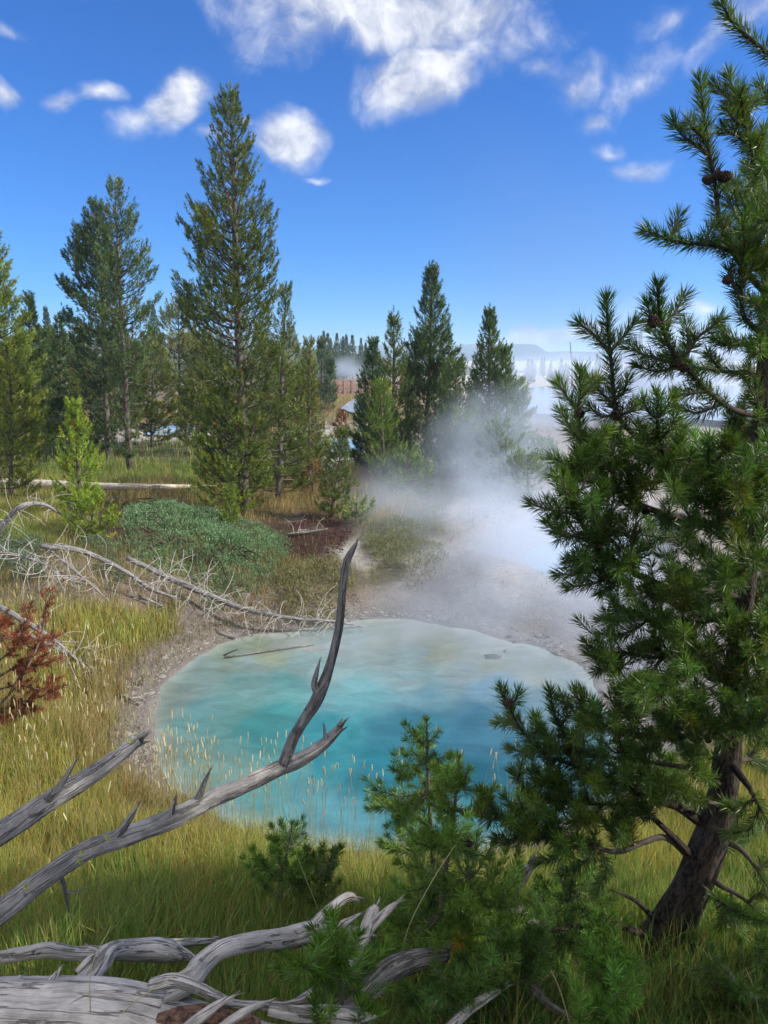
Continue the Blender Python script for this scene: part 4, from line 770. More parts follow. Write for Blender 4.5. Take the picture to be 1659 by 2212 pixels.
# ------------------------------------------------------------------ the near pine
NL = .057; PY = 2.62
COLN = np.array([.060, .108, .018])
near = thing('pine_tree', 'large near pine with cones, leaning dark trunk along the right edge', 'pine tree', P(1435, 2050, PY))
TR = [(1400, 2120, 74, PY), (1432, 2050, 62, PY), (1462, 1980, 51, PY), (1492, 1920, 44, PY), (1520, 1850, 43, PY), (1546, 1780, 40, PY), (1560, 1720, 35, PY), (1570, 1640, 33, PY), (1582, 1540, 30, PY), (1590, 1450, 28, PY), (1598, 1370, 26, PY), (1612, 1240, 25, PY), (1626, 1100, 24, PY), (1640, 960, 23, PY), (1650, 820, 20, PY), (1658, 660, 17, PY), (1666, 480, 13, PY), (1676, 260, 9, PY), (1684, 60, 6, PY), (1690, -120, 3, PY)]
TR = [(a, b, c*(.84 if i > 1 else .95), d) for i, (a, b, c, d) in enumerate(TR)]
A = Acc(); TQ = px_tube(A, TR, 40, .05, .05, 5); A.build('trunk', M_BARK, near, True, True)
def trunk_at(py):
    ys = pix(TQ[:, :3])[1]; i = int(np.argmin(abs(ys-py))); return TQ[i, :3]
pr = np.random.default_rng(33)
def shoots_along(q, f0, F, col, per_m=1850, l=NL, wd=.0031, spread=1.):
    """needles along the outer part of a limb"""
    n = len(q); i0 = min(n-2, int(f0*(n-1))); s = q[i0:]
    a = s[:-1]; b = s[1:]; L = np.linalg.norm(b-a, axis=1); rng = pr
    cnt = np.maximum(1, (L*per_m)).astype(int); idx = np.repeat(np.arange(len(a)), cnt); m = len(idx); t = rng.random(m)
    ax = unit(b-a)[idx]; rad = rand_unit(m, rng); rad = unit(rad-ax*np.sum(rad*ax, 1, keepdims=True)); g = (idx+t)/len(a)
    ang = spread*(1.0-.35*g)+rng.normal(0, .14, m); d = unit(ax*np.cos(ang)[:, None]+rad*np.sin(ang)[:, None]+[0, 0, .05])
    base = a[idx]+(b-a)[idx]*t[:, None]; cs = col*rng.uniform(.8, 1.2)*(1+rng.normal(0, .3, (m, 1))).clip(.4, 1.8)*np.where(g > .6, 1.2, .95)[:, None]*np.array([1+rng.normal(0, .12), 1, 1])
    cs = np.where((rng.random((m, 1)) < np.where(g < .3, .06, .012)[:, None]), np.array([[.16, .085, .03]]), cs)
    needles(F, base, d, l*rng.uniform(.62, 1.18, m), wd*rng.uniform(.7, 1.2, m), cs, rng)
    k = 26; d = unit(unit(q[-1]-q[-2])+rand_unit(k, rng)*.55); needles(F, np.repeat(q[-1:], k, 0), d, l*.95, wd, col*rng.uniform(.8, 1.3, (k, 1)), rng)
PEND = []; BRI = []; BR = []   # all near-pine branches: pixel path, world path
def branch(pts, r0=.012, f0=.35, col=None, bare=False, Y=None, subs=()):
    """pts: (px, py[, Y]) from the trunk outwards; subs: side shoots as point lists starting on the branch"""
    n = len(pts); T = Acc(); F = Acc(); c = COLN if col is None else np.array(col)
    y1 = PY+pr.uniform(-.35, .35) if Y is None else Y
    w_ = np.array([P(p[0], p[1], p[2] if len(p) > 2 else PY+(y1-PY)*(i/(n-1))**.8) for i, p in enumerate(pts)]); q = catmull(w_, 6)
    tube(T, q, np.linspace(r0, .0035, len(q)), (.5, .47, .45), 8, .03, .06, seed=len(BR)); yend = lambda p: float(q[int(np.argmin(sum((u-v)**2 for u, v in zip(pix(q), p[:2]))))][1])
    if not bare: shoots_along(q, f0, F, c)
    for s in subs:
        if isinstance(s, dict): fs, s = s.get('f0', .15), s['p']
        else: fs = .12
        yb = yend(s[0]); ye = yb+pr.uniform(-.12, .12); m = len(s); ws = np.array([P(p[0], p[1], yb+(ye-yb)*i/(m-1)) for i, p in enumerate(s)]); qs = catmull(ws, 6)
        tube(T, qs, np.linspace(.0065, .003, len(qs)), (1, .95, .9), 6, .02, .04); shoots_along(qs, fs, F, c*pr.uniform(.85, 1.25)); BR.append(qs); BRI.extend([len(PEND)]*len(qs))
    BR.append(q); BRI.extend([len(PEND)]*len(q)); PEND.append((T, F, M_TWIG if r0 < .016 else M_BARK)); return None
def BN(*a, **k): branch(*a, **k)
LITN = (.13, .20, .04)
BN([(1750, 260), (1700, 150), (1659, 116), (1612, 78), (1580, 45), (1562, 15)], .01, .1, Y=2.5)
BN([(1662, 640), (1640, 620), (1600, 570), (1572, 520), (1555, 480), (1544, 397), (1534, 350), (1526, 290), (1518, 235), (1513, 182)], .011, .3, Y=2.35,
   subs=[[(1531, 335), (1505, 315), (1478, 296), (1456, 268)], [(1526, 300), (1505, 285), (1491, 268)]])
BN([(1668, 430), (1660, 380), (1631, 323), (1611, 272), (1603, 230), (1600, 202)], .009, .15, Y=2.4, subs=[[(1611, 272), (1590, 215), (1576, 170)], [(1606, 250), (1575, 215), (1545, 186)], [(1628, 318), (1600, 300), (1566, 280)], [(1605, 240), (1622, 222), (1632, 215)], [(1612, 272), (1590, 262), (1572, 240)]])
BN([(1668, 520), (1650, 455), (1636, 410), (1611, 360)], .007, .1, Y=2.9, subs=[[(1640, 420), (1655, 400), (1662, 380)]])
BN([(1664, 560), (1625, 520), (1600, 470), (1589, 430), (1589, 392)], .007, .2, Y=2.8, subs=[[(1592, 460), (1575, 440), (1568, 415)]])
BN([(1672, 330), (1700, 250), (1660, 215), (1645, 188)], .007, .2, Y=2.7, subs=[[(1690, 260), (1720, 220), (1740, 160)]])
BN([(1660, 590), (1610, 560), (1575, 542), (1543, 530), (1495, 526), (1446, 519), (1400, 500)], .011, .2, Y=2.3, subs=[[(1446, 519), (1455, 498), (1464, 473)], [(1520, 528), (1530, 505), (1538, 490)], [(1575, 542), (1560, 515), (1572, 480)]])
BN([(1656, 730), (1620, 700), (1604, 674), (1600, 600), (1606, 545), (1608, 505)], .010, .2, Y=2.35, subs=[[(1602, 640), (1585, 620), (1578, 590)], [(1602, 560), (1588, 540), (1580, 520)], [(1602, 620), (1620, 590), (1630, 560)], [(1604, 560), (1630, 530), (1648, 500)]])
BN([(1652, 760), (1610, 745), (1570, 730), (1560, 715), (1552, 700)], .008, .2, Y=2.9, subs=[[(1600, 740), (1575, 745), (1545, 735)]])
BN([(1648, 812), (1600, 806), (1543, 800), (1495, 792), (1440, 770)], .009, .15, Y=2.9, col=(.09, .15, .04), subs=[[(1500, 793), (1480, 775), (1478, 755)], [(1560, 802), (1540, 780), (1530, 765)]])
BN([(1630, 897), (1582, 884), (1524, 842), (1492, 806), (1475, 788), (1446, 748), (1430, 700), (1422, 655), (1421, 620)], .012, .15, Y=2.2,
   subs=[[(1475, 788), (1440, 780), (1400, 770), (1364, 753)], [(1478, 790), (1440, 800), (1405, 800), (1380, 790)], [(1472, 782), (1505, 732), (1530, 712), (1552, 693)], [(1490, 750), (1486, 725), (1484, 706)], [(1430, 704), (1455, 680), (1474, 645)], [(1430, 703), (1408, 690), (1400, 662)], [(1446, 748), (1425, 735), (1408, 715)], [(1524, 842), (1500, 850), (1468, 850)], [(1560, 870), (1540, 880), (1505, 892), (1470, 880)]])
BN([(1636, 985), (1560, 1000), (1500, 1000), (1414, 986), (1370, 940), (1345, 915), (1330, 890), (1325, 850), (1322, 800), (1315, 740), (1312, 690), (1311, 652)], .013, .4, Y=2.3,
   subs=[[(1318, 765), (1295, 735), (1272, 715), (1255, 702)], [(1318, 760), (1340, 735), (1368, 702)], [(1326, 860), (1345, 850), (1354, 826)], [(1328, 880), (1300, 850), (1272, 820)], [(1330, 895), (1300, 900), (1280, 885)], [(1332, 898), (1358, 890), (1376, 872)], [(1370, 940), (1350, 960), (1334, 948)], [(1345, 918), (1320, 935), (1280, 940)], [(1500, 1000), (1480, 970), (1474, 944)]])
BN([(1634, 1010), (1560, 1020), (1470, 1000), (1425, 960), (1420, 910), (1421, 858)], .010, .35, Y=2.15, subs=[[(1421, 900), (1440, 880), (1452, 862)], [(1421, 905), (1402, 890), (1392, 872)], [(1425, 950), (1445, 930), (1456, 905)], [(1426, 960), (1400, 950), (1385, 930)], [(1470, 1000), (1455, 965), (1470, 930)]])
BN([(1622, 1150), (1521, 1128), (1463, 1118), (1392, 1095), (1347, 1070), (1318, 1044), (1290, 1000), (1266, 965), (1252, 920), (1250, 880), (1253, 835), (1253, 806)], .014, .42, Y=2.35, col=LITN,
   subs=[[(1251, 893), (1230, 865), (1209, 833)], [(1253, 860), (1270, 840), (1290, 822)], [(1266, 960), (1240, 935), (1214, 893)], [(1290, 1010), (1260, 1020), (1225, 1005), (1196, 990)], [(1318, 1044), (1290, 1045), (1250, 1030)], [(1330, 1055), (1360, 1060), (1386, 1050)], [(1300, 1020), (1325, 1000), (1345, 985)], [(1266, 970), (1292, 955), (1310, 930)], [(1392, 1095), (1370, 1070), (1372, 1040)]])
BN([(1612, 1290), (1511, 1276), (1434, 1265), (1350, 1228), (1292, 1192), (1272, 1160), (1247, 1112), (1235, 1080), (1227, 1052)], .014, .38, Y=2.2,
   subs=[[(1243, 1108), (1210, 1105), (1180, 1100), (1153, 1090)], [(1250, 1120), (1280, 1100), (1297, 1058)], [(1262, 1150), (1225, 1160), (1200, 1145), (1184, 1130)], [(1292, 1192), (1270, 1215), (1236, 1208)], [(1318, 1215), (1280, 1235), (1213, 1242)], [(1340, 1228), (1290, 1258), (1232, 1268)], [(1350, 1228), (1320, 1270), (1300, 1280)], [(1434, 1265), (1410, 1290), (1388, 1275)], [(1290, 1190), (1310, 1160), (1318, 1130)], [(1272, 1160), (1295, 1150), (1310, 1120)], [(1350, 1228), (1362, 1190), (1372, 1160)]])
BN([(1628, 1180), (1580, 1150), (1550, 1105), (1534, 1034), (1530, 985), (1534, 946)], .010, .2, Y=2.0, col=(.08, .18, .035),
   subs=[[(1545, 1090), (1510, 1080), (1479, 1066)], [(1534, 1030), (1500, 1000), (1474, 975)], [(1534, 1010), (1560, 980), (1580, 960)], [(1534, 1000), (1510, 970), (1500, 945)], [(1545, 1080), (1580, 1060), (1610, 1020)], [(1550, 1105), (1570, 1120), (1572, 1132)], [(1580, 1150), (1620, 1100), (1655, 1035)], [(1560, 1120), (1530, 1140), (1500, 1130)]])
BN([(1642, 900), (1620, 930), (1600, 950), (1585, 930)], .007, .2, Y=2.95, col=(.10, .085, .03))
BN([(1620, 1230), (1560, 1210), (1500, 1180), (1440, 1160), (1400, 1180)], .009, .2, Y=3.1, subs=[[(1500, 1180), (1480, 1150), (1450, 1130)], [(1560, 1210), (1540, 1240), (1500, 1250)]])
BN([(1604, 1340), (1540, 1340), (1450, 1350), (1380, 1330), (1340, 1320), (1322, 1295)], .010, .25, Y=2.6, subs=[[(1400, 1338), (1370, 1360), (1330, 1372), (1303, 1370)], [(1450, 1350), (1430, 1385), (1380, 1395)], [(1540, 1340), (1510, 1310), (1480, 1300)], [(1360, 1325), (1335, 1340), (1300, 1340)]])
BN([(1600, 1400), (1520, 1400), (1430, 1420), (1350, 1410), (1300, 1410), (1268, 1392)], .010, .3, Y=2.4, subs=[[(1350, 1410), (1325, 1435), (1293, 1448)], [(1310, 1412), (1290, 1425), (1275, 1415)], [(1430, 1420), (1400, 1460), (1360, 1480)], [(1480, 1405), (1470, 1440), (1440, 1455)]])
BN([(1559, 1470), (1548, 1440), (1529, 1421), (1488, 1447), (1432, 1477), (1365, 1499)], .013, .48, Y=2.1, col=LITN, subs=[[(1440, 1472), (1400, 1470), (1370, 1475)], [(1460, 1462), (1430, 1495), (1400, 1520)]])
BN([(1570, 1600), (1518, 1584), (1451, 1592), (1351, 1581), (1310, 1570), (1265, 1540), (1243, 1497)], .012, .35, Y=2.3, subs=[[(1290, 1560), (1255, 1550), (1225, 1520), (1212, 1505)], [(1320, 1575), (1340, 1530), (1330, 1490)], [(1360, 1583), (1380, 1550), (1375, 1525)], [(1300, 1565), (1285, 1530), (1262, 1500)], [(1420, 1590), (1400, 1620), (1360, 1630)], [(1450, 1592), (1440, 1560), (1420, 1545)]])
BN([(1500, 1660), (1430, 1650), (1351, 1640), (1265, 1625), (1228, 1596), (1202, 1555), (1188, 1497)], .010, .4, Y=2.45, subs=[[(1265, 1625), (1230, 1630), (1190, 1600)], [(1210, 1570), (1225, 1545), (1222, 1525)], [(1351, 1640), (1330, 1670), (1290, 1680)]])
BN([(1372, 1712), (1330, 1690), (1285, 1670), (1235, 1651), (1187, 1633), (1142, 1596), (1109, 1547), (1086, 1493)], .010, .2, Y=2.35, subs=[[(1100, 1525), (1115, 1510), (1118, 1500)], [(1120, 1572), (1098, 1562), (1078, 1560)], [(1142, 1596), (1160, 1575), (1156, 1550)], [(1170, 1622), (1135, 1625), (1105, 1618)], [(1187, 1633), (1185, 1600), (1172, 1575)], [(1210, 1645), (1200, 1680), (1165, 1690)], [(1235, 1651), (1240, 1625), (1232, 1600)]])
BN([(1511, 1774), (1462, 1741), (1406, 1726), (1369, 1703), (1354, 1651), (1350, 1622)], .021, .7, Y=2.3, subs=[dict(p=[(1406, 1726), (1362, 1737), (1280, 1737), (1215, 1727), (1165, 1722), (1130, 1700), (1110, 1672)], f0=.3), [(1240, 1730), (1200, 1700), (1170, 1690)], [(1180, 1724), (1160, 1750), (1125, 1755)], [(1300, 1738), (1280, 1765), (1240, 1775)], [(1369, 1703), (1330, 1690), (1300, 1705)], [(1369, 1703), (1390, 1680), (1392, 1655)]])
BN([(1500, 1850), (1480, 1835), (1455, 1808), (1414, 1770), (1384, 1741), (1369, 1711)], .020, .85, Y=2.45)
BN([(1492, 1855), (1440, 1810), (1390, 1819), (1330, 1840), (1240, 1815), (1170, 1805), (1118, 1788), (1073, 1756), (1040, 1712)], .013, .42, Y=2.2, subs=[[(1118, 1788), (1110, 1755), (1095, 1730)], [(1150, 1800), (1110, 1815), (1075, 1812)], [(1200, 1810), (1190, 1775), (1172, 1760)], [(1240, 1815), (1215, 1850), (1170, 1860)], [(1290, 1835), (1260, 1865), (1215, 1890)], [(1330, 1840), (1330, 1800), (1310, 1780)], [(1080, 1765), (1055, 1770), (1035, 1750)], [(1300, 1838), (1310, 1880), (1290, 1920)]])
BN([(1430, 1995), (1409, 1979), (1370, 1944), (1320, 1922)], .016, .9, bare=True, Y=2.5)
BN([(1410, 2030), (1354, 2004), (1280, 1999), (1220, 2004), (1180, 2012), (1150, 2030)], .016, .6, Y=2.2, subs=[[(1354, 2004), (1300, 1975), (1250, 1965)], [(1290, 2000), (1270, 2020), (1230, 2040)]])
BN([(1535, 1895), (1560, 1915), (1590, 1930), (1616, 1950), (1660, 1990)], .014, .7, Y=2.5, subs=[[(1580, 1925), (1578, 1960), (1570, 1985)], [(1616, 1950), (1640, 1930), (1665, 1940)]])
BN([(1572, 1820), (1600, 1835), (1630, 1870), (1660, 1920)], .014, .7, Y=2.5, subs=[[(1640, 1880), (1655, 1860), (1680, 1850)]])
BN([(1574, 1640), (1600, 1677), (1618, 1700), (1630, 1725), (1665, 1790)], .017, .7, Y=2.3, subs=[[(1630, 1725), (1590, 1750), (1570, 1740)], [(1640, 1745), (1620, 1790), (1580, 1800)]])
BN([(1592, 1502), (1630, 1496), (1680, 1492), (1740, 1460)], .014, .7, Y=2.5)
BN([(1580, 1650), (1620, 1640), (1660, 1660), (1720, 1680)], .012, .3, Y=2.9, subs=[[(1620, 1640), (1640, 1600), (1660, 1590)]])
BN([(1530, 1600), (1510, 1560), (1495, 1530), (1480, 1500)], .013, .9, bare=True, Y=2.5)
# limbs in front of / right of the trunk and filler behind it
for i, (s, tips) in enumerate([(1250, [(1560, 1220), (1640, 1200), (1520, 1190)]), (1330, [(1640, 1290), (1660, 1240), (1600, 1240)]), (1420, [(1640, 1400), (1665, 1350), (1600, 1330)]), (1120, [(1600, 1060), (1650, 1020), (1690, 1000)]), (1010, [(1600, 880), (1580, 900), (1570, 940)]),
                               (1380, [(1560, 1290), (1500, 1310), (1470, 1290)]), (1560, [(1640, 1560), (1670, 1500), (1650, 1600)]), (1300, [(1480, 1240), (1440, 1230), (1430, 1200)]), (1460, [(1480, 1380), (1440, 1360), (1400, 1400)]), (1600, [(1480, 1500), (1450, 1530), (1500, 1540)]),
                               (880, [(1700, 820), (1720, 760), (1680, 780)]), (700, [(1700, 640), (1660, 600), (1640, 560)]), (520, [(1690, 450), (1660, 430), (1640, 470)]), (1780, [(1450, 1650), (1420, 1620), (1400, 1640)]), (1700, [(1480, 1620), (1500, 1580), (1460, 1590)]), (1900, [(1640, 1990), (1600, 2020), (1560, 2000)]), (1830, [(1640, 1790), (1600, 1740), (1560, 1760)]),
                               (2000, [(1560, 2070), (1600, 2110), (1640, 2080)]), (1740, [(1420, 1680), (1450, 1700), (1400, 1700)])]):
    t0 = trunk_at(s); tx, ty = [float(v[0]) for v in pix(t0)]; a = tips[0]
    BN([(tx, ty), ((tx+a[0])/2, (ty+a[1])/2+12), a], .009, .25, Y=PY+(-.5 if i % 3 == 0 else (.45 if i % 3 == 1 else -.25)), col=COLN*pr.uniform(.8, 1.4), subs=[[((tx+a[0])/2, (ty+a[1])/2+12), ((tx+a[0]+2*b[0])/4, (ty+a[1]+2*b[1])/4+6), b] for b in tips[1:]])
# filler shoots hung on the traced limbs inside the dense part of the crown
DENSE = np.array([(1620, 300), (1600, 520), (1625, 640), (1600, 880), (1540, 960), (1470, 950), (1410, 960), (1300, 950), (1215, 1010), (1195, 1120), (1230, 1230), (1320, 1300), (1290, 1370), (1290, 1440), (1340, 1490), (1250, 1540), (1200, 1600), (1120, 1610), (1130, 1700), (1090, 1790), (1200, 1850), (1330, 1830), (1400, 1760), (1480, 1700), (1560, 1600), (1700, 1560), (1720, 900), (1710, 300)], float)
allq = np.vstack(BR); ax_, ay_ = pix(allq); made = 0
while made < 820:
    x = pr.uniform(1090, 1690); y = pr.uniform(300, 1850)
    if sdist([x], [y], DENSE)[0] > 0: continue
    if 1150 < y < 1215 and 1400 < x < 1440: continue
    dd = (ax_-x)**2+(ay_-y)**2+((ay_ < y-5)*4000)+((ax_ < x)*1500); j = int(np.argmin(dd+pr.random(len(dd))*2500))
    if dd[j] > 120**2: continue
    a = allq[j]; Y = a[1]+pr.normal(0, .10)-.05; b = P(x, y, Y); L = np.linalg.norm(b-a)
    if L < .06: b = a+unit(b-a+[0, 0, .01])*.1
    mid = (a+b)/2+[0, 0, -.02]; q = catmull([a, mid, b], 4); pt_, pf_, _ = PEND[BRI[j]]
    tube(pt_, q, np.linspace(.004, .0025, len(q)), (1, 1, 1), 5, caps=False)
    shoots_along(q, .3, pf_, COLN*pr.uniform(.7, 1.5)*(np.array([1.5, 1.15, .8]) if pr.random() < .12 else 1), 700); made += 1
for T_, F_, m_ in PEND:
    b = T_.build('branch', m_, near, True, True)
    if F_.n: F_.build('needles', M_NEEDLE, b)
# cones
def cone_mesh(R, Lc, seed):
    A = Acc(); n = 26; m = 30; t = np.linspace(0, 1, n); th = np.linspace(0, 2*pi, m, endpoint=False); TT, TH = np.meshgrid(t, th, indexing='ij')
    r = R*np.sin(pi*np.clip(TT*.93+.05, 0, 1))**.7*(1-.25*TT); sc_ = np.abs(np.sin(TT*18+TH*2.5))*np.abs(np.sin(TT*18-TH*4)); r = r*(.78+.42*sc_)
    v = np.stack([r*np.cos(TH), r*np.sin(TH), (TT-.5)*Lc+.12*R*sc_], -1).reshape(-1, 3); i = np.arange(n-1)[:, None]*m+np.arange(m)[None]; j = np.arange(n-1)[:, None]*m+(np.arange(m)[None]+1) % m
    A.add(v, np.vstack([np.stack([i.ravel(), j.ravel(), (j+m).ravel()], 1), np.stack([i.ravel(), (j+m).ravel(), (i+m).ravel()], 1)]), (.7+.8*sc_.reshape(-1, 1))*np.ones(3), v); o = A.build('x', M_CONE, smooth=False, grain=True); me = o.data; bpy.data.objects.remove(o); return me
CM = cone_mesh(.0175, .043, 1)
def cone(parent, px, py, s=1., front=.035):
    x_, y_ = pix(allq); j = int(np.argmin((x_-px)**2+(y_-py)**2)); Y = allq[j][1]-front
    o = bpy.data.objects.new('pine_cone', CM); C.objects.link(o); o.parent = parent; o.location = P(px, py, Y)-parent_world(parent); o.rotation_euler = (pr.uniform(.6, 2.2), pr.uniform(-.6, .6), pr.uniform(0, 6)); o.scale = (s,)*3
for c in [(1550, 379), (1528, 390), (1565, 62+320), (1463, 781), (1478, 795), (1411, 694), (1684, 604), (1330, 897), (1251, 893), (1440, 976), (1430, 1030), (1360, 1010), (1324, 1057), (1395, 1102), (1266, 995), (1308, 1134), (1584, 1035), (1612, 1045), (1302, 1420), (1488, 1347), (1098, 1519), (1187, 1633), (1349, 1582), (1165, 1722), (1224, 1724), (1290, 1178), (1320, 1985), (1175, 2003), (1692, 700), (1605, 1265), (1360, 1545), (1572, 605)]:
    cone(near, *c, s=pr.uniform(.8, 1.1))

# ------------------------------------------------------------------ small pines in front
def sap(name, label, stem, whorls, r0=.012, col=(.07, .14, .038), cat='young pine', group=None, per=850, dy=.18, nl=.045, extra=()):
    """stem: [(px, py, Y)] foot first; whorls: [(start index fraction 0..1, [tips])]"""
    w_ = np.array([P(*s) for s in stem]); w_[0, 2] = min(w_[0, 2], float(H(w_[0, 0], w_[0, 1]))-.02); q = catmull(w_, 6); o = thing(name, label, cat, q[0], group); T = Acc(); F = Acc(); n = len(q); c = np.array(col)*np.array([1.5, 1.3, .8])
    tube(T, q, np.linspace(r0, .004, n), (1, 1, 1), 8, .03, .05)
    shoots_along(q, .45, F, c, per*.8, nl); sh = []
    for f, tips in whorls:
        a = q[int(f*(n-1))]
        for (x, y, jd) in [(x, y, 0) for x, y in tips]+[(x+pr.uniform(-34, 34), y+pr.uniform(-30, 30), .22) for x, y in tips for _ in range(1 if f < .72 else 0)]:
            Y = a[1]+pr.uniform(-dy, dy)+pr.choice([-1, 1])*jd; b = P(x, y, Y); m = (a+b)/2; L = np.linalg.norm(b-a); m = m-np.array([0, 0, .12*L]); k = catmull([a, m, b], 6); tube(T, k, np.linspace(.0055, .0028, len(k)), (1, 1, 1), 5, caps=False)
            shoots_along(k, .12, F, c*pr.uniform(.8, 1.3), per, nl); sh.append(k)
            if L > .16:
                for _ in range(int(L/.07)):
                    g = k[pr.integers(len(k)//3, len(k)-1)]; d = unit(unit(k[-1]-k[0])+rand_unit(1, pr)[0]*.8+[0, 0, .3]); kk = np.array([g, g+d*.05, g+d*.05+unit(d+[0, 0, .5])*.05]); shoots_along(kk, .0, F, c*pr.uniform(.8, 1.4), per, nl)
    T.build('stem', M_TWIG, o, True, True); F.build('needles', M_NEEDLE, o)
    return o, sh
GY = 'young pines in the shade in front of the pool'
sap('young_pine', 'upright young pine silhouetted against the deep blue water', [(938, 1905, 3.0), (934, 1830, 3.0), (928, 1750, 3.0), (924, 1670, 3.0), (922, 1610, 3.0), (922, 1560, 3.0)],
    [(.22, [(825, 1818), (1010, 1810), (880, 1790), (975, 1790)]), (.52, [(818, 1708), (826, 1742), (968, 1698), (870, 1755), (975, 1740), (905, 1715)]), (.70, [(873, 1656), (893, 1624), (967, 1630), (945, 1650)]), (.86, [(896, 1584), (946, 1580)])], .012, group=GY)
sap('young_pine', 'taller young pine with red-brown bud, standing before the upright one', [(945, 2190, 2.3), (950, 2080, 2.34), (953, 1975, 2.36), (962, 1880, 2.38), (976, 1800, 2.4), (984, 1720, 2.4), (990, 1640, 2.4)],
    [(.18, [(800, 2110), (1060, 2120), (870, 2140), (1010, 2160), (850, 2060)]), (.34, [(830, 1995), (1075, 2010), (880, 2040), (1040, 2060), (700, 2090)]), (.50, [(893, 1871), (880, 1925), (1050, 1920), (1030, 1960), (860, 1965), (1000, 1950)]), (.66, [(976, 1768), (900, 1820), (1050, 1850), (1000, 1830), (920, 1790)]), (.80, [(1053, 1722), (935, 1740), (1035, 1760), (945, 1700)]), (.9, [(964, 1662), (1012, 1664), (1030, 1705)])], .014, col=(.08, .155, .04), group=GY)
o, sh = sap('young_pine', 'young pine with bare grey stem and one orange dying tuft low on its left', [(1040, 2110, 2.25), (1030, 2010, 2.3), (1018, 1930, 2.35), (1010, 1870, 2.38)],
    [(.12, [(930, 2070), (1130, 2080), (1000, 2110), (1090, 2130)]), (.4, [(980, 1990), (1110, 1990), (940, 2010), (1075, 1975)]), (.62, [(1115, 1878), (1090, 1920), (960, 1900)]), (.85, [(1060, 1830), (985, 1850), (1030, 1810)])], .012, group=GY)
A = Acc(); c = P(988, 2036, 2.05); d = unit(rand_unit(170, pr)+[-.1, -.5, -.55]); needles(A, np.repeat(c[None], 170, 0), d, .045*pr.uniform(.7, 1.2, 170), .0026, np.array([.62, .30, .04])*pr.uniform(.6, 1.3, (170, 1)), pr)
d = unit(rand_unit(70, pr)*.7+[0, -.3, .9]); needles(A, np.repeat(c[None]+[0, 0, .01], 70, 0), d, .045, .0024, (.20, .24, .03), pr); tf = A.build('tuft', M_DRY, o); tf['label'] = 'orange dying needle tuft'
sap('young_pine', 'small dim pine seedling in the tall grass below the forked branch', [(608, 1950, 3.1), (612, 1890, 3.1), (622, 1830, 3.1), (630, 1785, 3.1)], [(.2, [(565, 1900), (650, 1900)]), (.4, [(560, 1870), (660, 1850), (590, 1840)]), (.7, [(590, 1815), (655, 1815)])], .008, col=(.055, .12, .028), group=GY, per=600)
sap('young_pine', 'small pine seedling in the grass next to the dim one', [(690, 1960, 3.0), (694, 1900, 3.0), (700, 1860, 3.0)], [(.3, [(665, 1910), (730, 1900)]), (.7, [(680, 1870), (722, 1868)])], .006, col=(.05, .09, .03), group=GY, per=600)
sap('young_pine', 'little pine growing in front of the end of the cracked log', [(740, 2215, 1.62), (735, 2130, 1.68), (715, 2060, 1.72), (708, 1985, 1.76)], [(.2, [(660, 2165), (800, 2190), (700, 2230)]), (.42, [(650, 2110), (790, 2080), (680, 2150), (770, 2140)]), (.68, [(672, 2060), (760, 2050), (690, 2090)]), (.85, [(680, 2010), (735, 2015)])], .008, col=(.055, .12, .025), group=GY, per=700)
sap('young_pine', 'bushy young pine shoot cluster at the bottom centre right', [(1300, 2240, 1.95), (1305, 2180, 2.0), (1312, 2120, 2.02), (1318, 2070, 2.04)], [(.1, [(1220, 2200), (1380, 2200), (1260, 2160)]), (.35, [(1230, 2110), (1370, 2130), (1260, 2180), (1340, 2190), (1290, 2110)]), (.65, [(1265, 2060), (1365, 2080), (1290, 2090)]), (.85, [(1290, 2050), (1340, 2050)])], .008, col=(.07, .16, .04), group=GY)
sap('young_pine', 'dark low pine spreading across the bottom under the orange tuft', [(1060, 2300, 1.9), (1080, 2200, 1.98), (1100, 2110, 2.05), (1120, 2040, 2.1)], [(.1, [(900, 2200), (1180, 2230), (980, 2220)]), (.3, [(880, 2140), (940, 2110), (1180, 2170), (1020, 2150), (1140, 2200)]), (.55, [(1000, 2080), (1190, 2100), (1050, 2060), (1160, 2060)]), (.8, [(1080, 2040), (1180, 2040), (1140, 2010)])], .010, col=(.05, .105, .035), group=GY)
sap('young_pine', 'dark low pine below the foot of the near pine trunk', [(1480, 2300, 2.1), (1480, 2200, 2.2), (1470, 2130, 2.3)], [(.2, [(1400, 2210), (1570, 2200), (1450, 2190)]), (.5, [(1390, 2130), (1560, 2120), (1520, 2170)]), (.8, [(1420, 2080), (1530, 2070), (1600, 2150)])], .010, col=(.045, .095, .03), group=GY)
sap('young_pine', 'dark pine shoots in the bottom right corner', [(1640, 2280, 2.1), (1630, 2180, 2.2), (1620, 2100, 2.3)], [(.3, [(1580, 2190), (1680, 2160)]), (.6, [(1560, 2090), (1670, 2070), (1600, 2140)]), (.9, [(1600, 2040), (1650, 2030)])], .009, col=(.05, .10, .03), group=GY)
sap('young_pine', 'low pine shoots filling the space between near pine limbs and young pines', [(1240, 2060, 2.6), (1235, 1980, 2.65), (1220, 1920, 2.7)], [(.1, [(1150, 2010), (1310, 2010)]), (.4, [(1160, 1940), (1300, 1950), (1200, 1970)]), (.8, [(1170, 1900), (1280, 1890), (1240, 1870)])], .009, col=(.05, .11, .034), group=GY)
for c in [(984, 1827), (1012, 1822), (1038, 1707), (1130, 1985)]: 
    q = bpy.data.objects.new('pine_cone', CM); C.objects.link(q); q.location = P(c[0], c[1], 2.36); q.rotation_euler = (pr.uniform(0, 6), 1, 1); q.parent = o; q.location = P(c[0], c[1], 2.33)-parent_world(o); q.scale = (.8,)*3

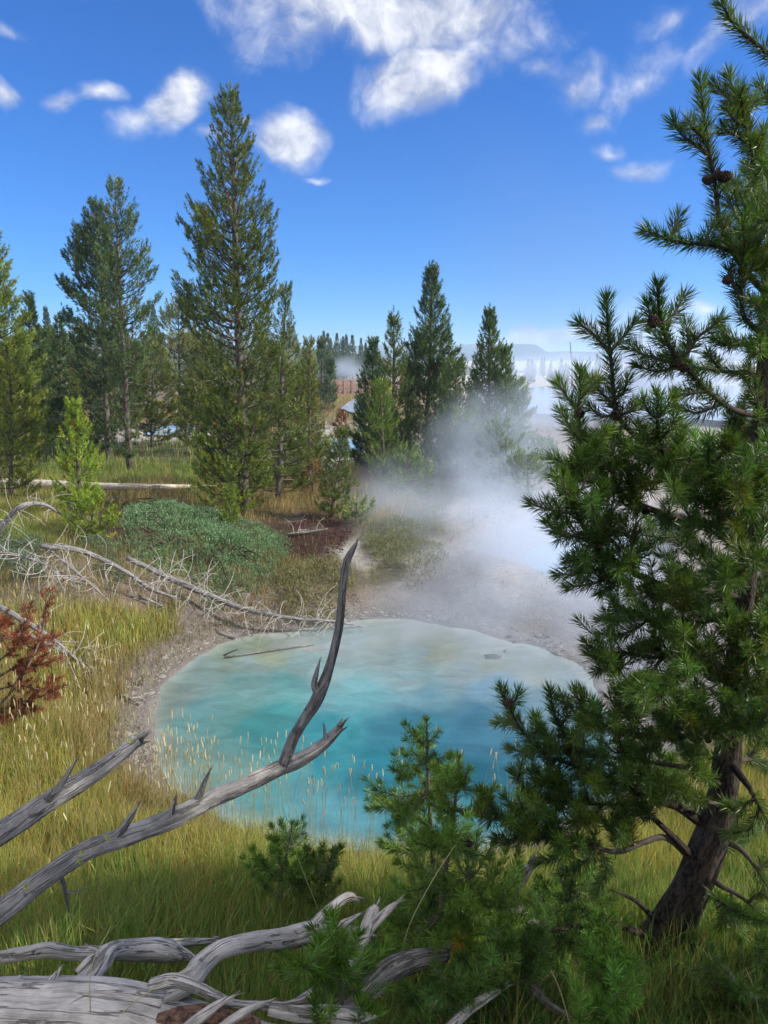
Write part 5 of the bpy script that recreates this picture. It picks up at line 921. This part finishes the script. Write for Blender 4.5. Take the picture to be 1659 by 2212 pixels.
# pines out of view that shade the foreground
for i, (x, y, h, r) in enumerate([(5.8, .7, 6.6, 1.15), (7.0, -.6, 7.2, 1.3)]):
    conifer('pine_tree', ['pine standing to the right of the camera, outside the picture', 'pine behind the right shoulder of the camera, outside the picture', 'tall pine beyond the right edge, outside the picture', 'farther tall pine beyond the right edge, outside the picture'][i], (x, y, float(H(x, y))), h, r, PROFS['cone'], 90+i, col=(.05, .09, .03), wh=.25, per=6, cnt=14, nl=.10, nw=.03, shoot=.22, sp=.16, cb=.02)

# ------------------------------------------------------------------ grass
def grass(n, region, hts, wid, seg, seed, zw, dens_kind, name, label, far=False, coltab=None, rim=.14):
    rng = np.random.default_rng(seed); x = rng.uniform(region[0], region[1], n); y = rng.uniform(region[2], region[3], n); z = H(x, y)
    px, py = pix(np.stack([x, y, z], 1)); ok = (px > -140) & (px < 1800) & (py < 2450) & (py > 700) & (y > .9); x, y, z = x[ok], y[ok], z[ok]
    d = np.minimum(sdist(x, y, POOL), sdist(x, y, POOL2)+.1); Wz = zones(x, y, z); prob = Wz @ np.array([dens_kind[k] for k in KN]); prob = prob*sst(rim*.6, rim*1.9, d+.15*(fbm(x, y, 5, 2, 6)-.5))*(.05+1.9*fbm(x, y, 2.6, 4, 14))
    ok = rng.random(len(x)) < prob; x, y, z, Wz = x[ok], y[ok], z[ok], Wz[ok]; m = len(x)
    tb = coltab or GC; c = Wz @ np.array([tb[k] for k in KN]); straw = rng.random(m) < (.16+.35*(Wz[:, KN.index('y')]+Wz[:, KN.index('o')])); c = np.where(straw[:, None], np.array([[.36, .285, .115]])*rng.uniform(.6, 1.25, (m, 1)), c*rng.uniform(.6, 1.5, (m, 1))*np.stack([1+.3*rng.normal(size=m), np.ones(m), np.ones(m)], 1).clip(.6, 1.5))
    h = rng.uniform(*hts, m)*(.40+1.2*fbm(x, y, 2.4, 4, 9))*(.6+.4*Wz[:, [KN.index(k) for k in 'gyo']].sum(1)); an = rng.random(m)*2*pi; ln = np.abs(rng.normal(0, .32, m))+.05; hd = np.stack([np.cos(an), np.sin(an), 0*an], 1)+np.array([.25, .1, 0])
    wd = rng.uniform(.6, 1.3, m)*wid; ra = rng.random(m)*2*pi; rt = np.stack([np.cos(ra), np.sin(ra), 0*ra], 1); b = np.stack([x, y, z-.02], 1); up = np.array([0, 0, 1.])
    A = Acc(); vs = []
    for k in range(seg):
        t = k/seg; cpt = b+up*(h*t)[:, None]*(1-.15*ln[:, None]*t)+hd*(h*ln*t*t)[:, None]; wk = (wd*(1-t**1.5)*.5)[:, None]; vs += [cpt-rt*wk, cpt+rt*wk]
    vs.append(b+up*(h*(1-.25*ln))[:, None]+hd*(h*ln)[:, None]); nv = 2*seg+1; V = np.stack(vs, 1).reshape(-1, 3); i = np.arange(m)[:, None]*nv; f = []
    for k in range(seg-1): f += [i+[2*k, 2*k+1, 2*k+3], i+[2*k, 2*k+3, 2*k+2]]
    f.append(i+[nv-3, nv-2, nv-1]); A.add(V, np.vstack(f), np.repeat(c, nv, 0)); return tag(A.build(name, M_GRASS), label, kind='stuff')
GC = dict(g=(.175, .24, .052), y=(.31, .335, .062), o=(.26, .20, .085), m=(.20, .17, .11), d=(.22, .19, .10), l=(.12, .11, .05), v=(.15, .155, .06), s=(.25, .24, .18), w=(.3, .3, .2))
DK = dict(g=1., y=1., o=1., m=.30, d=.35, l=.05, v=.55, s=.05, w=.015)
grass(190000, (-3.2, 3.6, .9, 5.6), (.10, .32), .0048, 4, 1, None, DK, 'grass', 'long green and straw grass in the foreground')
grass(170000, (-6.5, -1., 4.0, 12.), (.10, .30), .0078, 3, 2, None, DK, 'grass', 'yellow-green grass on the sunlit left bank')
grass(110000, (-9, 9, 9., 20.), (.10, .32), .011, 3, 3, None, DK, 'grass', 'straw and green grass around the middle distance pines', rim=.4)
grass(90000, (-26, 24, 18., 60.), (.15, .38), .03, 2, 4, None, DK, 'grass', 'far grass on the flat')
# timothy stalks with pale seed heads
def timothy():
    rng = np.random.default_rng(12); S = Acc(); F = Acc(); pts = []
    for (n, x0, x1, y0, y1) in [(620, 330, 1200, 1735, 1870), (160, 0, 300, 1530, 1780), (60, 40, 330, 1330, 1560), (60, 1180, 1640, 1700, 1860), (20, 60, 240, 1860, 2000), (26, 640, 1100, 1845, 1900)]:
        for _ in range(n):
            px, py = rng.uniform(x0, x1), rng.uniform(y0, y1); p = G(px, py)
            if sdist([p[0]], [p[1]], POOL)[0] < .05: continue
            pts.append(p)
    for p in pts:
        h = rng.uniform(.36, .80); ln = rng.normal(0, .05, 2); t = np.linspace(0, 1, 5)[:, None]; q = p+np.array([ln[0], ln[1], 0])*t*t+np.array([0, 0, h])*t
        tube(S, q, .0011, (.30, .27, .12), 3, caps=False); d = unit(q[-1]-q[-2]); L = rng.uniform(.03, .058); r = rng.uniform(.0030, .0042)
        tube(F, [q[-1]-d*.005, q[-1]+d*L*.1, q[-1]+d*L*.5, q[-1]+d*L*.9, q[-1]+d*L], [r*.3, r, r*1.05, r*.8, r*.15], np.array([.62, .54, .36])*rng.uniform(.7, 1.15), 6, 0, .15)
    tag(S.build('seed_stalks', M_GRASS), 'thin straw stalks of timothy grass', kind='stuff'); tag(F.build('seed_heads', M_GRASS), 'pale cylindrical seed heads of timothy grass against the water', kind='stuff')
timothy()
# long bent single stalks crossing the near view
S = Acc()
for pts in ([(860, 2120, 2.0), (880, 2010, 2.02), (935, 1900, 2.05), (1000, 1800, 2.1), (1013, 1770, 2.1)], [(690, 1970, 2.6), (650, 1870, 2.6), (625, 1790, 2.62), (610, 1740, 2.62)], [(1230, 2210, 1.7), (1210, 2140, 1.72), (1190, 2095, 1.74)], [(1260, 2212, 1.7), (1260, 2150, 1.7), (1262, 2098, 1.7)], [(195, 2190, 1.5), (198, 2090, 1.55), (240, 2000, 1.6)], [(262, 2190, 1.5), (310, 2150, 1.5), (420, 2080, 1.55)], [(1640, 2200, 1.9), (1630, 2140, 1.9), (1610, 2090, 1.92)]):
    q = catmull([P(*p) for p in pts], 6); tube(S, q, np.linspace(.0016, .0008, len(q)), (.45, .40, .22), 4, caps=False)
tag(S.build('grass_stalks', M_GRASS), 'long bent dry stalks crossing in front of the pines', kind='stuff')
# litter, pebbles, sinter crumbs, bank stubble
def crumbs(name, label, n, polyp, size, colr, seed, flat=.5, mat=None, zl=.3, kind='stuff'):
    rng = np.random.default_rng(seed); poly = np.array([on0(x, y, zl) for x, y in polyp]); lo, hi = poly.min(0), poly.max(0); q = lo+rng.random((n*3, 2))*(hi-lo); q = q[sdist(q[:, 0], q[:, 1], poly) < 0][:n]; q = q[sdist(q[:, 0], q[:, 1], POOL) > .04]; A = Acc()
    z = H(q[:, 0], q[:, 1]); m = len(q); s = size*rng.gamma(2, .5, m).clip(.3, 4); base = np.array([[1, 0, 0], [0, 1, 0], [-1, 0, 0], [0, -1, 0], [0, 0, 1], [0, 0, -1.]]); V = base[None]*s[:, None, None]*rng.uniform(.5, 1.2, (m, 6, 1))*np.array([1, 1, flat])
    a = rng.random(m)*6.28; R = np.zeros((m, 3, 3)); R[:, 0, 0] = np.cos(a); R[:, 0, 1] = -np.sin(a); R[:, 1, 0] = np.sin(a); R[:, 1, 1] = np.cos(a); R[:, 2, 2] = 1; V = np.einsum('mij,mkj->mki', R, V)+np.c_[q, z][:, None]
    f = np.array([[0, 1, 4], [1, 2, 4], [2, 3, 4], [3, 0, 4], [1, 0, 5], [2, 1, 5], [3, 2, 5], [0, 3, 5]]); A.add(V.reshape(-1, 3), (np.arange(m)[:, None, None]*6+f).reshape(-1, 3), np.repeat(np.array(colr)*rng.uniform(.6, 1.25, (m, 1)), 6, 0)); return tag(A.build(name, mat or M_GROUND), label, kind=kind)
crumbs('wood_litter', 'red-brown bark and cone litter right of the juniper', 2600, [(600, 1180), (640, 1130), (700, 1120), (760, 1150), (740, 1190), (690, 1215), (620, 1215)], .022, (.11, .05, .04), 1, .35, zl=.45)
crumbs('wood_litter', 'red-brown litter behind the juniper', 900, [(250, 1100), (400, 1085), (420, 1115), (300, 1130), (250, 1125)], .022, (.11, .05, .04), 2, .35, zl=.5)
crumbs('gravel', 'pale sinter crumbs on the grey slope behind the pool', 5000, [(740, 1180), (1000, 1150), (1250, 1250), (1450, 1300), (1450, 1600), (1300, 1480), (1150, 1400), (980, 1345), (850, 1320), (760, 1290)], .006, (.62, .60, .58), 3, .5, zl=.2)
crumbs('gravel', 'grey crumbs on the muddy left bank', 6000, [(560, 1290), (430, 1340), (330, 1420), (250, 1500), (250, 1620), (300, 1720), (380, 1740), (330, 1640), (320, 1540), (380, 1450), (500, 1385), (700, 1350), (780, 1340), (780, 1290)], .012, (.50, .45, .40), 4, .6, zl=.15)
crumbs('gravel', 'white sinter crumbs on the flat beyond', 4000, [(1000, 1100), (1150, 1080), (1300, 1090), (1300, 1150), (1100, 1180), (1000, 1160)], .016, (.62, .60, .58), 5, .6, zl=.3)
def rim_crust():
    rng = np.random.default_rng(55); q = np.stack([rng.uniform(-4, 5.5, 60000), rng.uniform(3.5, 11.5, 60000)], 1); d = sdist(q[:, 0], q[:, 1], POOL)
    z = H(q[:, 0], q[:, 1]); k = (z > .004) & (z < .075) & (d < .5) & (rng.random(len(q)) < .10+.75*(fbm(q[:, 0], q[:, 1], 1.8, 3, 66) > .5)); q = q[k]; z = z[k]; m = len(q); s = .016*rng.gamma(1.6, .6, m).clip(.2, 4); A = Acc()
    base = np.array([[1, 0, 0], [.3, .9, 0], [-.8, .5, 0], [-.7, -.6, 0], [.4, -.9, 0], [0, .1, .8], [0, 0, -.6]]); a = rng.random(m)*6.28
    V = base[None]*s[:, None, None]*rng.uniform(.6, 1.25, (m, 7, 1))*np.array([1, 1, .55]); X = V[..., 0]*np.cos(a)[:, None]-V[..., 1]*np.sin(a)[:, None]; Y = V[..., 0]*np.sin(a)[:, None]+V[..., 1]*np.cos(a)[:, None]; V = np.stack([X, Y, V[..., 2]], -1)+np.c_[q, z][:, None]
    f = np.array([[i, (i+1) % 5, 5] for i in range(5)]+[[(i+1) % 5, i, 6] for i in range(5)]); c = np.where(rng.random((m, 1)) < .7, np.array([[.58, .56, .53]]), np.array([[.34, .30, .26]]))*rng.uniform(.8, 1.15, (m, 1))
    A.add(V.reshape(-1, 3), (np.arange(m)[:, None, None]*7+f).reshape(-1, 3), np.repeat(c, 7, 0)); tag(A.build('gravel', M_GROUND), 'pale crusty mineral lumps along the waterline of the pool', kind='stuff')
rim_crust()
def stubble():
    rng = np.random.default_rng(77); A = Acc(); poly = np.array([on0(x, y, .15) for x, y in [(560, 1270), (430, 1320), (320, 1410), (240, 1500), (240, 1640), (300, 1740), (420, 1800), (360, 1660), (320, 1540), (380, 1450), (500, 1385), (700, 1350), (790, 1338), (790, 1280)]]); lo, hi = poly.min(0), poly.max(0)
    q = lo+rng.random((24000, 2))*(hi-lo); q = q[sdist(q[:, 0], q[:, 1], poly) < 0]; dq = sdist(q[:, 0], q[:, 1], POOL); q = q[dq > .05]; b = np.c_[q, H(q[:, 0], q[:, 1])]; d = unit(np.c_[rng.normal(0, .8, (len(q), 2)), rng.uniform(.1, .9, len(q))])
    needles(A, b, d, rng.uniform(.02, .075, len(q)), .0035, np.where(rng.random((len(q), 1)) < .25, np.array([[.20, .20, .08]]), np.array([[.46, .40, .34]]))*rng.uniform(.5, 1.3, (len(q), 1)), rng, False); tag(A.build('stubble', M_GRASS), 'matted grey-brown plant stubble on the muddy bank', kind='stuff')
stubble()
# floating specks on the far rim of the pool
for (x, y, s, lb, c) in [(1063, 1419, .13, 'dark crusted lump breaking the olive shallow water', (.16, .17, .18)), (1094, 1408, .05, 'small pale pebble in the olive shallow water', (.5, .5, .48))]:
    A = Acc(); p = on0(x, y); rng = np.random.default_rng(int(x)); n = 14; t = np.linspace(0, 2*pi, n, endpoint=False); r = s*rng.uniform(.6, 1.1, n)
    v = np.vstack([np.c_[p[0]+r*np.cos(t), p[1]+r*.7*np.sin(t), np.full(n, -.02)], np.c_[p[0]+r*.6*np.cos(t), p[1]+r*.42*np.sin(t), np.full(n, .018)], [[p[0], p[1], .028]]]); i = np.arange(n); j = (i+1) % n
    A.add(v, np.vstack([np.stack([i, j, j+n], 1), np.stack([i, j+n, i+n], 1), np.stack([i+n, j+n, np.full(n, 2*n)], 1)]), c); tag(A.build('rock', M_GROUND, smooth=True), lb, 'rock')

# ------------------------------------------------------------------ steam
def steam(name, label, lo, hi, blobs, dens, nscale, namp, col=(.70, .80, .96), thr=.0, aniso=0., step=1.0):
    lo = np.array(lo, float); hi = np.array(hi, float); me = bpy.data.meshes.new(name); v = [(x, y, z) for x in (lo[0], hi[0]) for y in (lo[1], hi[1]) for z in (lo[2], hi[2])]
    me.from_pydata(v, [], [(0, 1, 3, 2), (4, 6, 7, 5), (0, 4, 5, 1), (2, 3, 7, 6), (0, 2, 6, 4), (1, 5, 7, 3)]); o = bpy.data.objects.new(name, me); C.objects.link(o)
    m, b, out_ = mat_new(name+'_vapour'); g = b.n('ShaderNodeNewGeometry'); pos = g.outputs['Position']
    nz = b.noise(pos, nscale, 5, .58, .0); nw = b.noise(pos, nscale*.45, 2, .5)
    pw = b.vmath('ADD', pos, b.vmath('SCALE', b.vmath('SUBTRACT', nw.outputs['Color'], (.5, .5, .5)).outputs[0], scale=.9/nscale).outputs[0]).outputs[0]
    acc = None
    for (cx, cy_, cz, rx, ry, rz, s) in blobs:
        vv = b.rng(b.blob(pw, (cx, cy_, cz), (rx, ry, rz)), 0, 1, s, 0); acc = vv if acc is None else b.math('MAXIMUM', acc, vv)
    acc = b.math('MINIMUM', acc, 1.0); d = b.math('MULTIPLY', b.math('POWER', acc, 1.15), b.math('MAXIMUM', b.math('ADD', .5-thr, b.math('MULTIPLY', b.math('SUBTRACT', nz.outputs[0], .5), namp*2.6)), 0.)); d = b.math('MULTIPLY', d, dens)
    p = b.n('ShaderNodeVolumePrincipled'); p.inputs['Color'].default_value = (*col, 1); b.put(p.inputs['Density'], d); p.inputs['Anisotropy'].default_value = aniso; b.put(out_.inputs['Volume'], p.outputs[0])
    try: m.cycles.volume_step_rate = step
    except Exception: pass
    me.materials.append(m); return tag(o, label, 'steam', kind='stuff')
def W3(px, py, Y, rp, ry, rz=None):   # blob by where it is seen: centre, radius in frame units -> metres
    c = P(px, py, Y); k = depth(px, py, Y)/FPX; return (c[0], c[1], c[2], rp*k, ry, (rz if rz else rp)*k)
steam('steam', 'white steam drifting off the pool across the far bank', (-2.2, 6.2, .02), (6.8, 18.2, 4.2),
      [(*W3(960, 1330, 9.4, 330, 1.6, 120), .62), (*W3(1170, 1290, 10, 380, 2.2, 250), 1.5), (*W3(1050, 1180, 12, 360, 3., 260), .7), (*W3(1230, 1350, 7.9, 360, 2.0, 190), .75), (*W3(950, 1350, 8.6, 330, 1.5, 110), .5), (*W3(900, 1130, 13.5, 210, 2.5, 190), .5), (*W3(1060, 1000, 15.5, 210, 2., 190), .75), (*W3(1190, 1120, 14, 280, 2.4, 200), .5), (*W3(1180, 900, 16, 150, 1.4, 120), .45), (*W3(790, 1190, 12, 110, 1.5, 90), .3), (*W3(1300, 1250, 10.5, 220, 2., 250), .7), (*W3(1030, 880, 16.4, 100, .9, 75), .55)], 1.55, .8, 1.45, thr=.02)
steam('steam', 'thick bluish-white steam over the lake flat beyond the right group of pines', (1.5, 24, .2), (34, 64, 12),
      [(*W3(1250, 900, 32, 330, 7, 90), .9), (*W3(1450, 850, 36, 320, 9, 170), 1.0), (*W3(1180, 815, 50, 260, 10, 50), .8), (*W3(1440, 740, 44, 220, 9, 120), .4)], .5, .16, .8, thr=.0)
steam('steam', 'faint grey steam plume rising high into the sky', (-2, 66, 3), (45, 96, 40),
      [(*W3(1200, 590, 80, 400, 14, 320), 1.3), (*W3(1250, 690, 80, 400, 14, 190), 1.5), (*W3(1080, 440, 80, 260, 12, 190), .8)], .034, .06, .45, col=(.26, .32, .46), thr=.1)
steam('steam', 'small steam cloud rising behind the boardwalk', (-12, 68, .2), (3, 88, 8), [(*W3(760, 800, 76, 62, 5, 42), 1.1), (*W3(700, 830, 76, 60, 5, 30), .6), (*W3(430, 790, 76, 40, 4, 30), .6)], .40, .28, 1.0, thr=.08)
# the air itself
me = bpy.data.meshes.new('haze'); lo = (-2700, -320, -12); hi = (2700, 3100, 50)
me.from_pydata([(x, y, z) for x in (lo[0], hi[0]) for y in (lo[1], hi[1]) for z in (lo[2], hi[2])], [], [(0, 1, 3, 2), (4, 6, 7, 5), (0, 4, 5, 1), (2, 3, 7, 6), (0, 2, 6, 4), (1, 5, 7, 3)])
hzo = bpy.data.objects.new('haze', me); C.objects.link(hzo); hzo['kind'] = 'stuff'; hzo['label'] = 'thin blue morning haze'
m, b, o_ = mat_new('haze_air'); p = b.n('ShaderNodeVolumePrincipled'); p.inputs['Color'].default_value = (.55, .75, 1, 1); p.inputs['Density'].default_value = .0007; b.put(o_.inputs['Volume'], p.outputs[0]); me.materials.append(m)
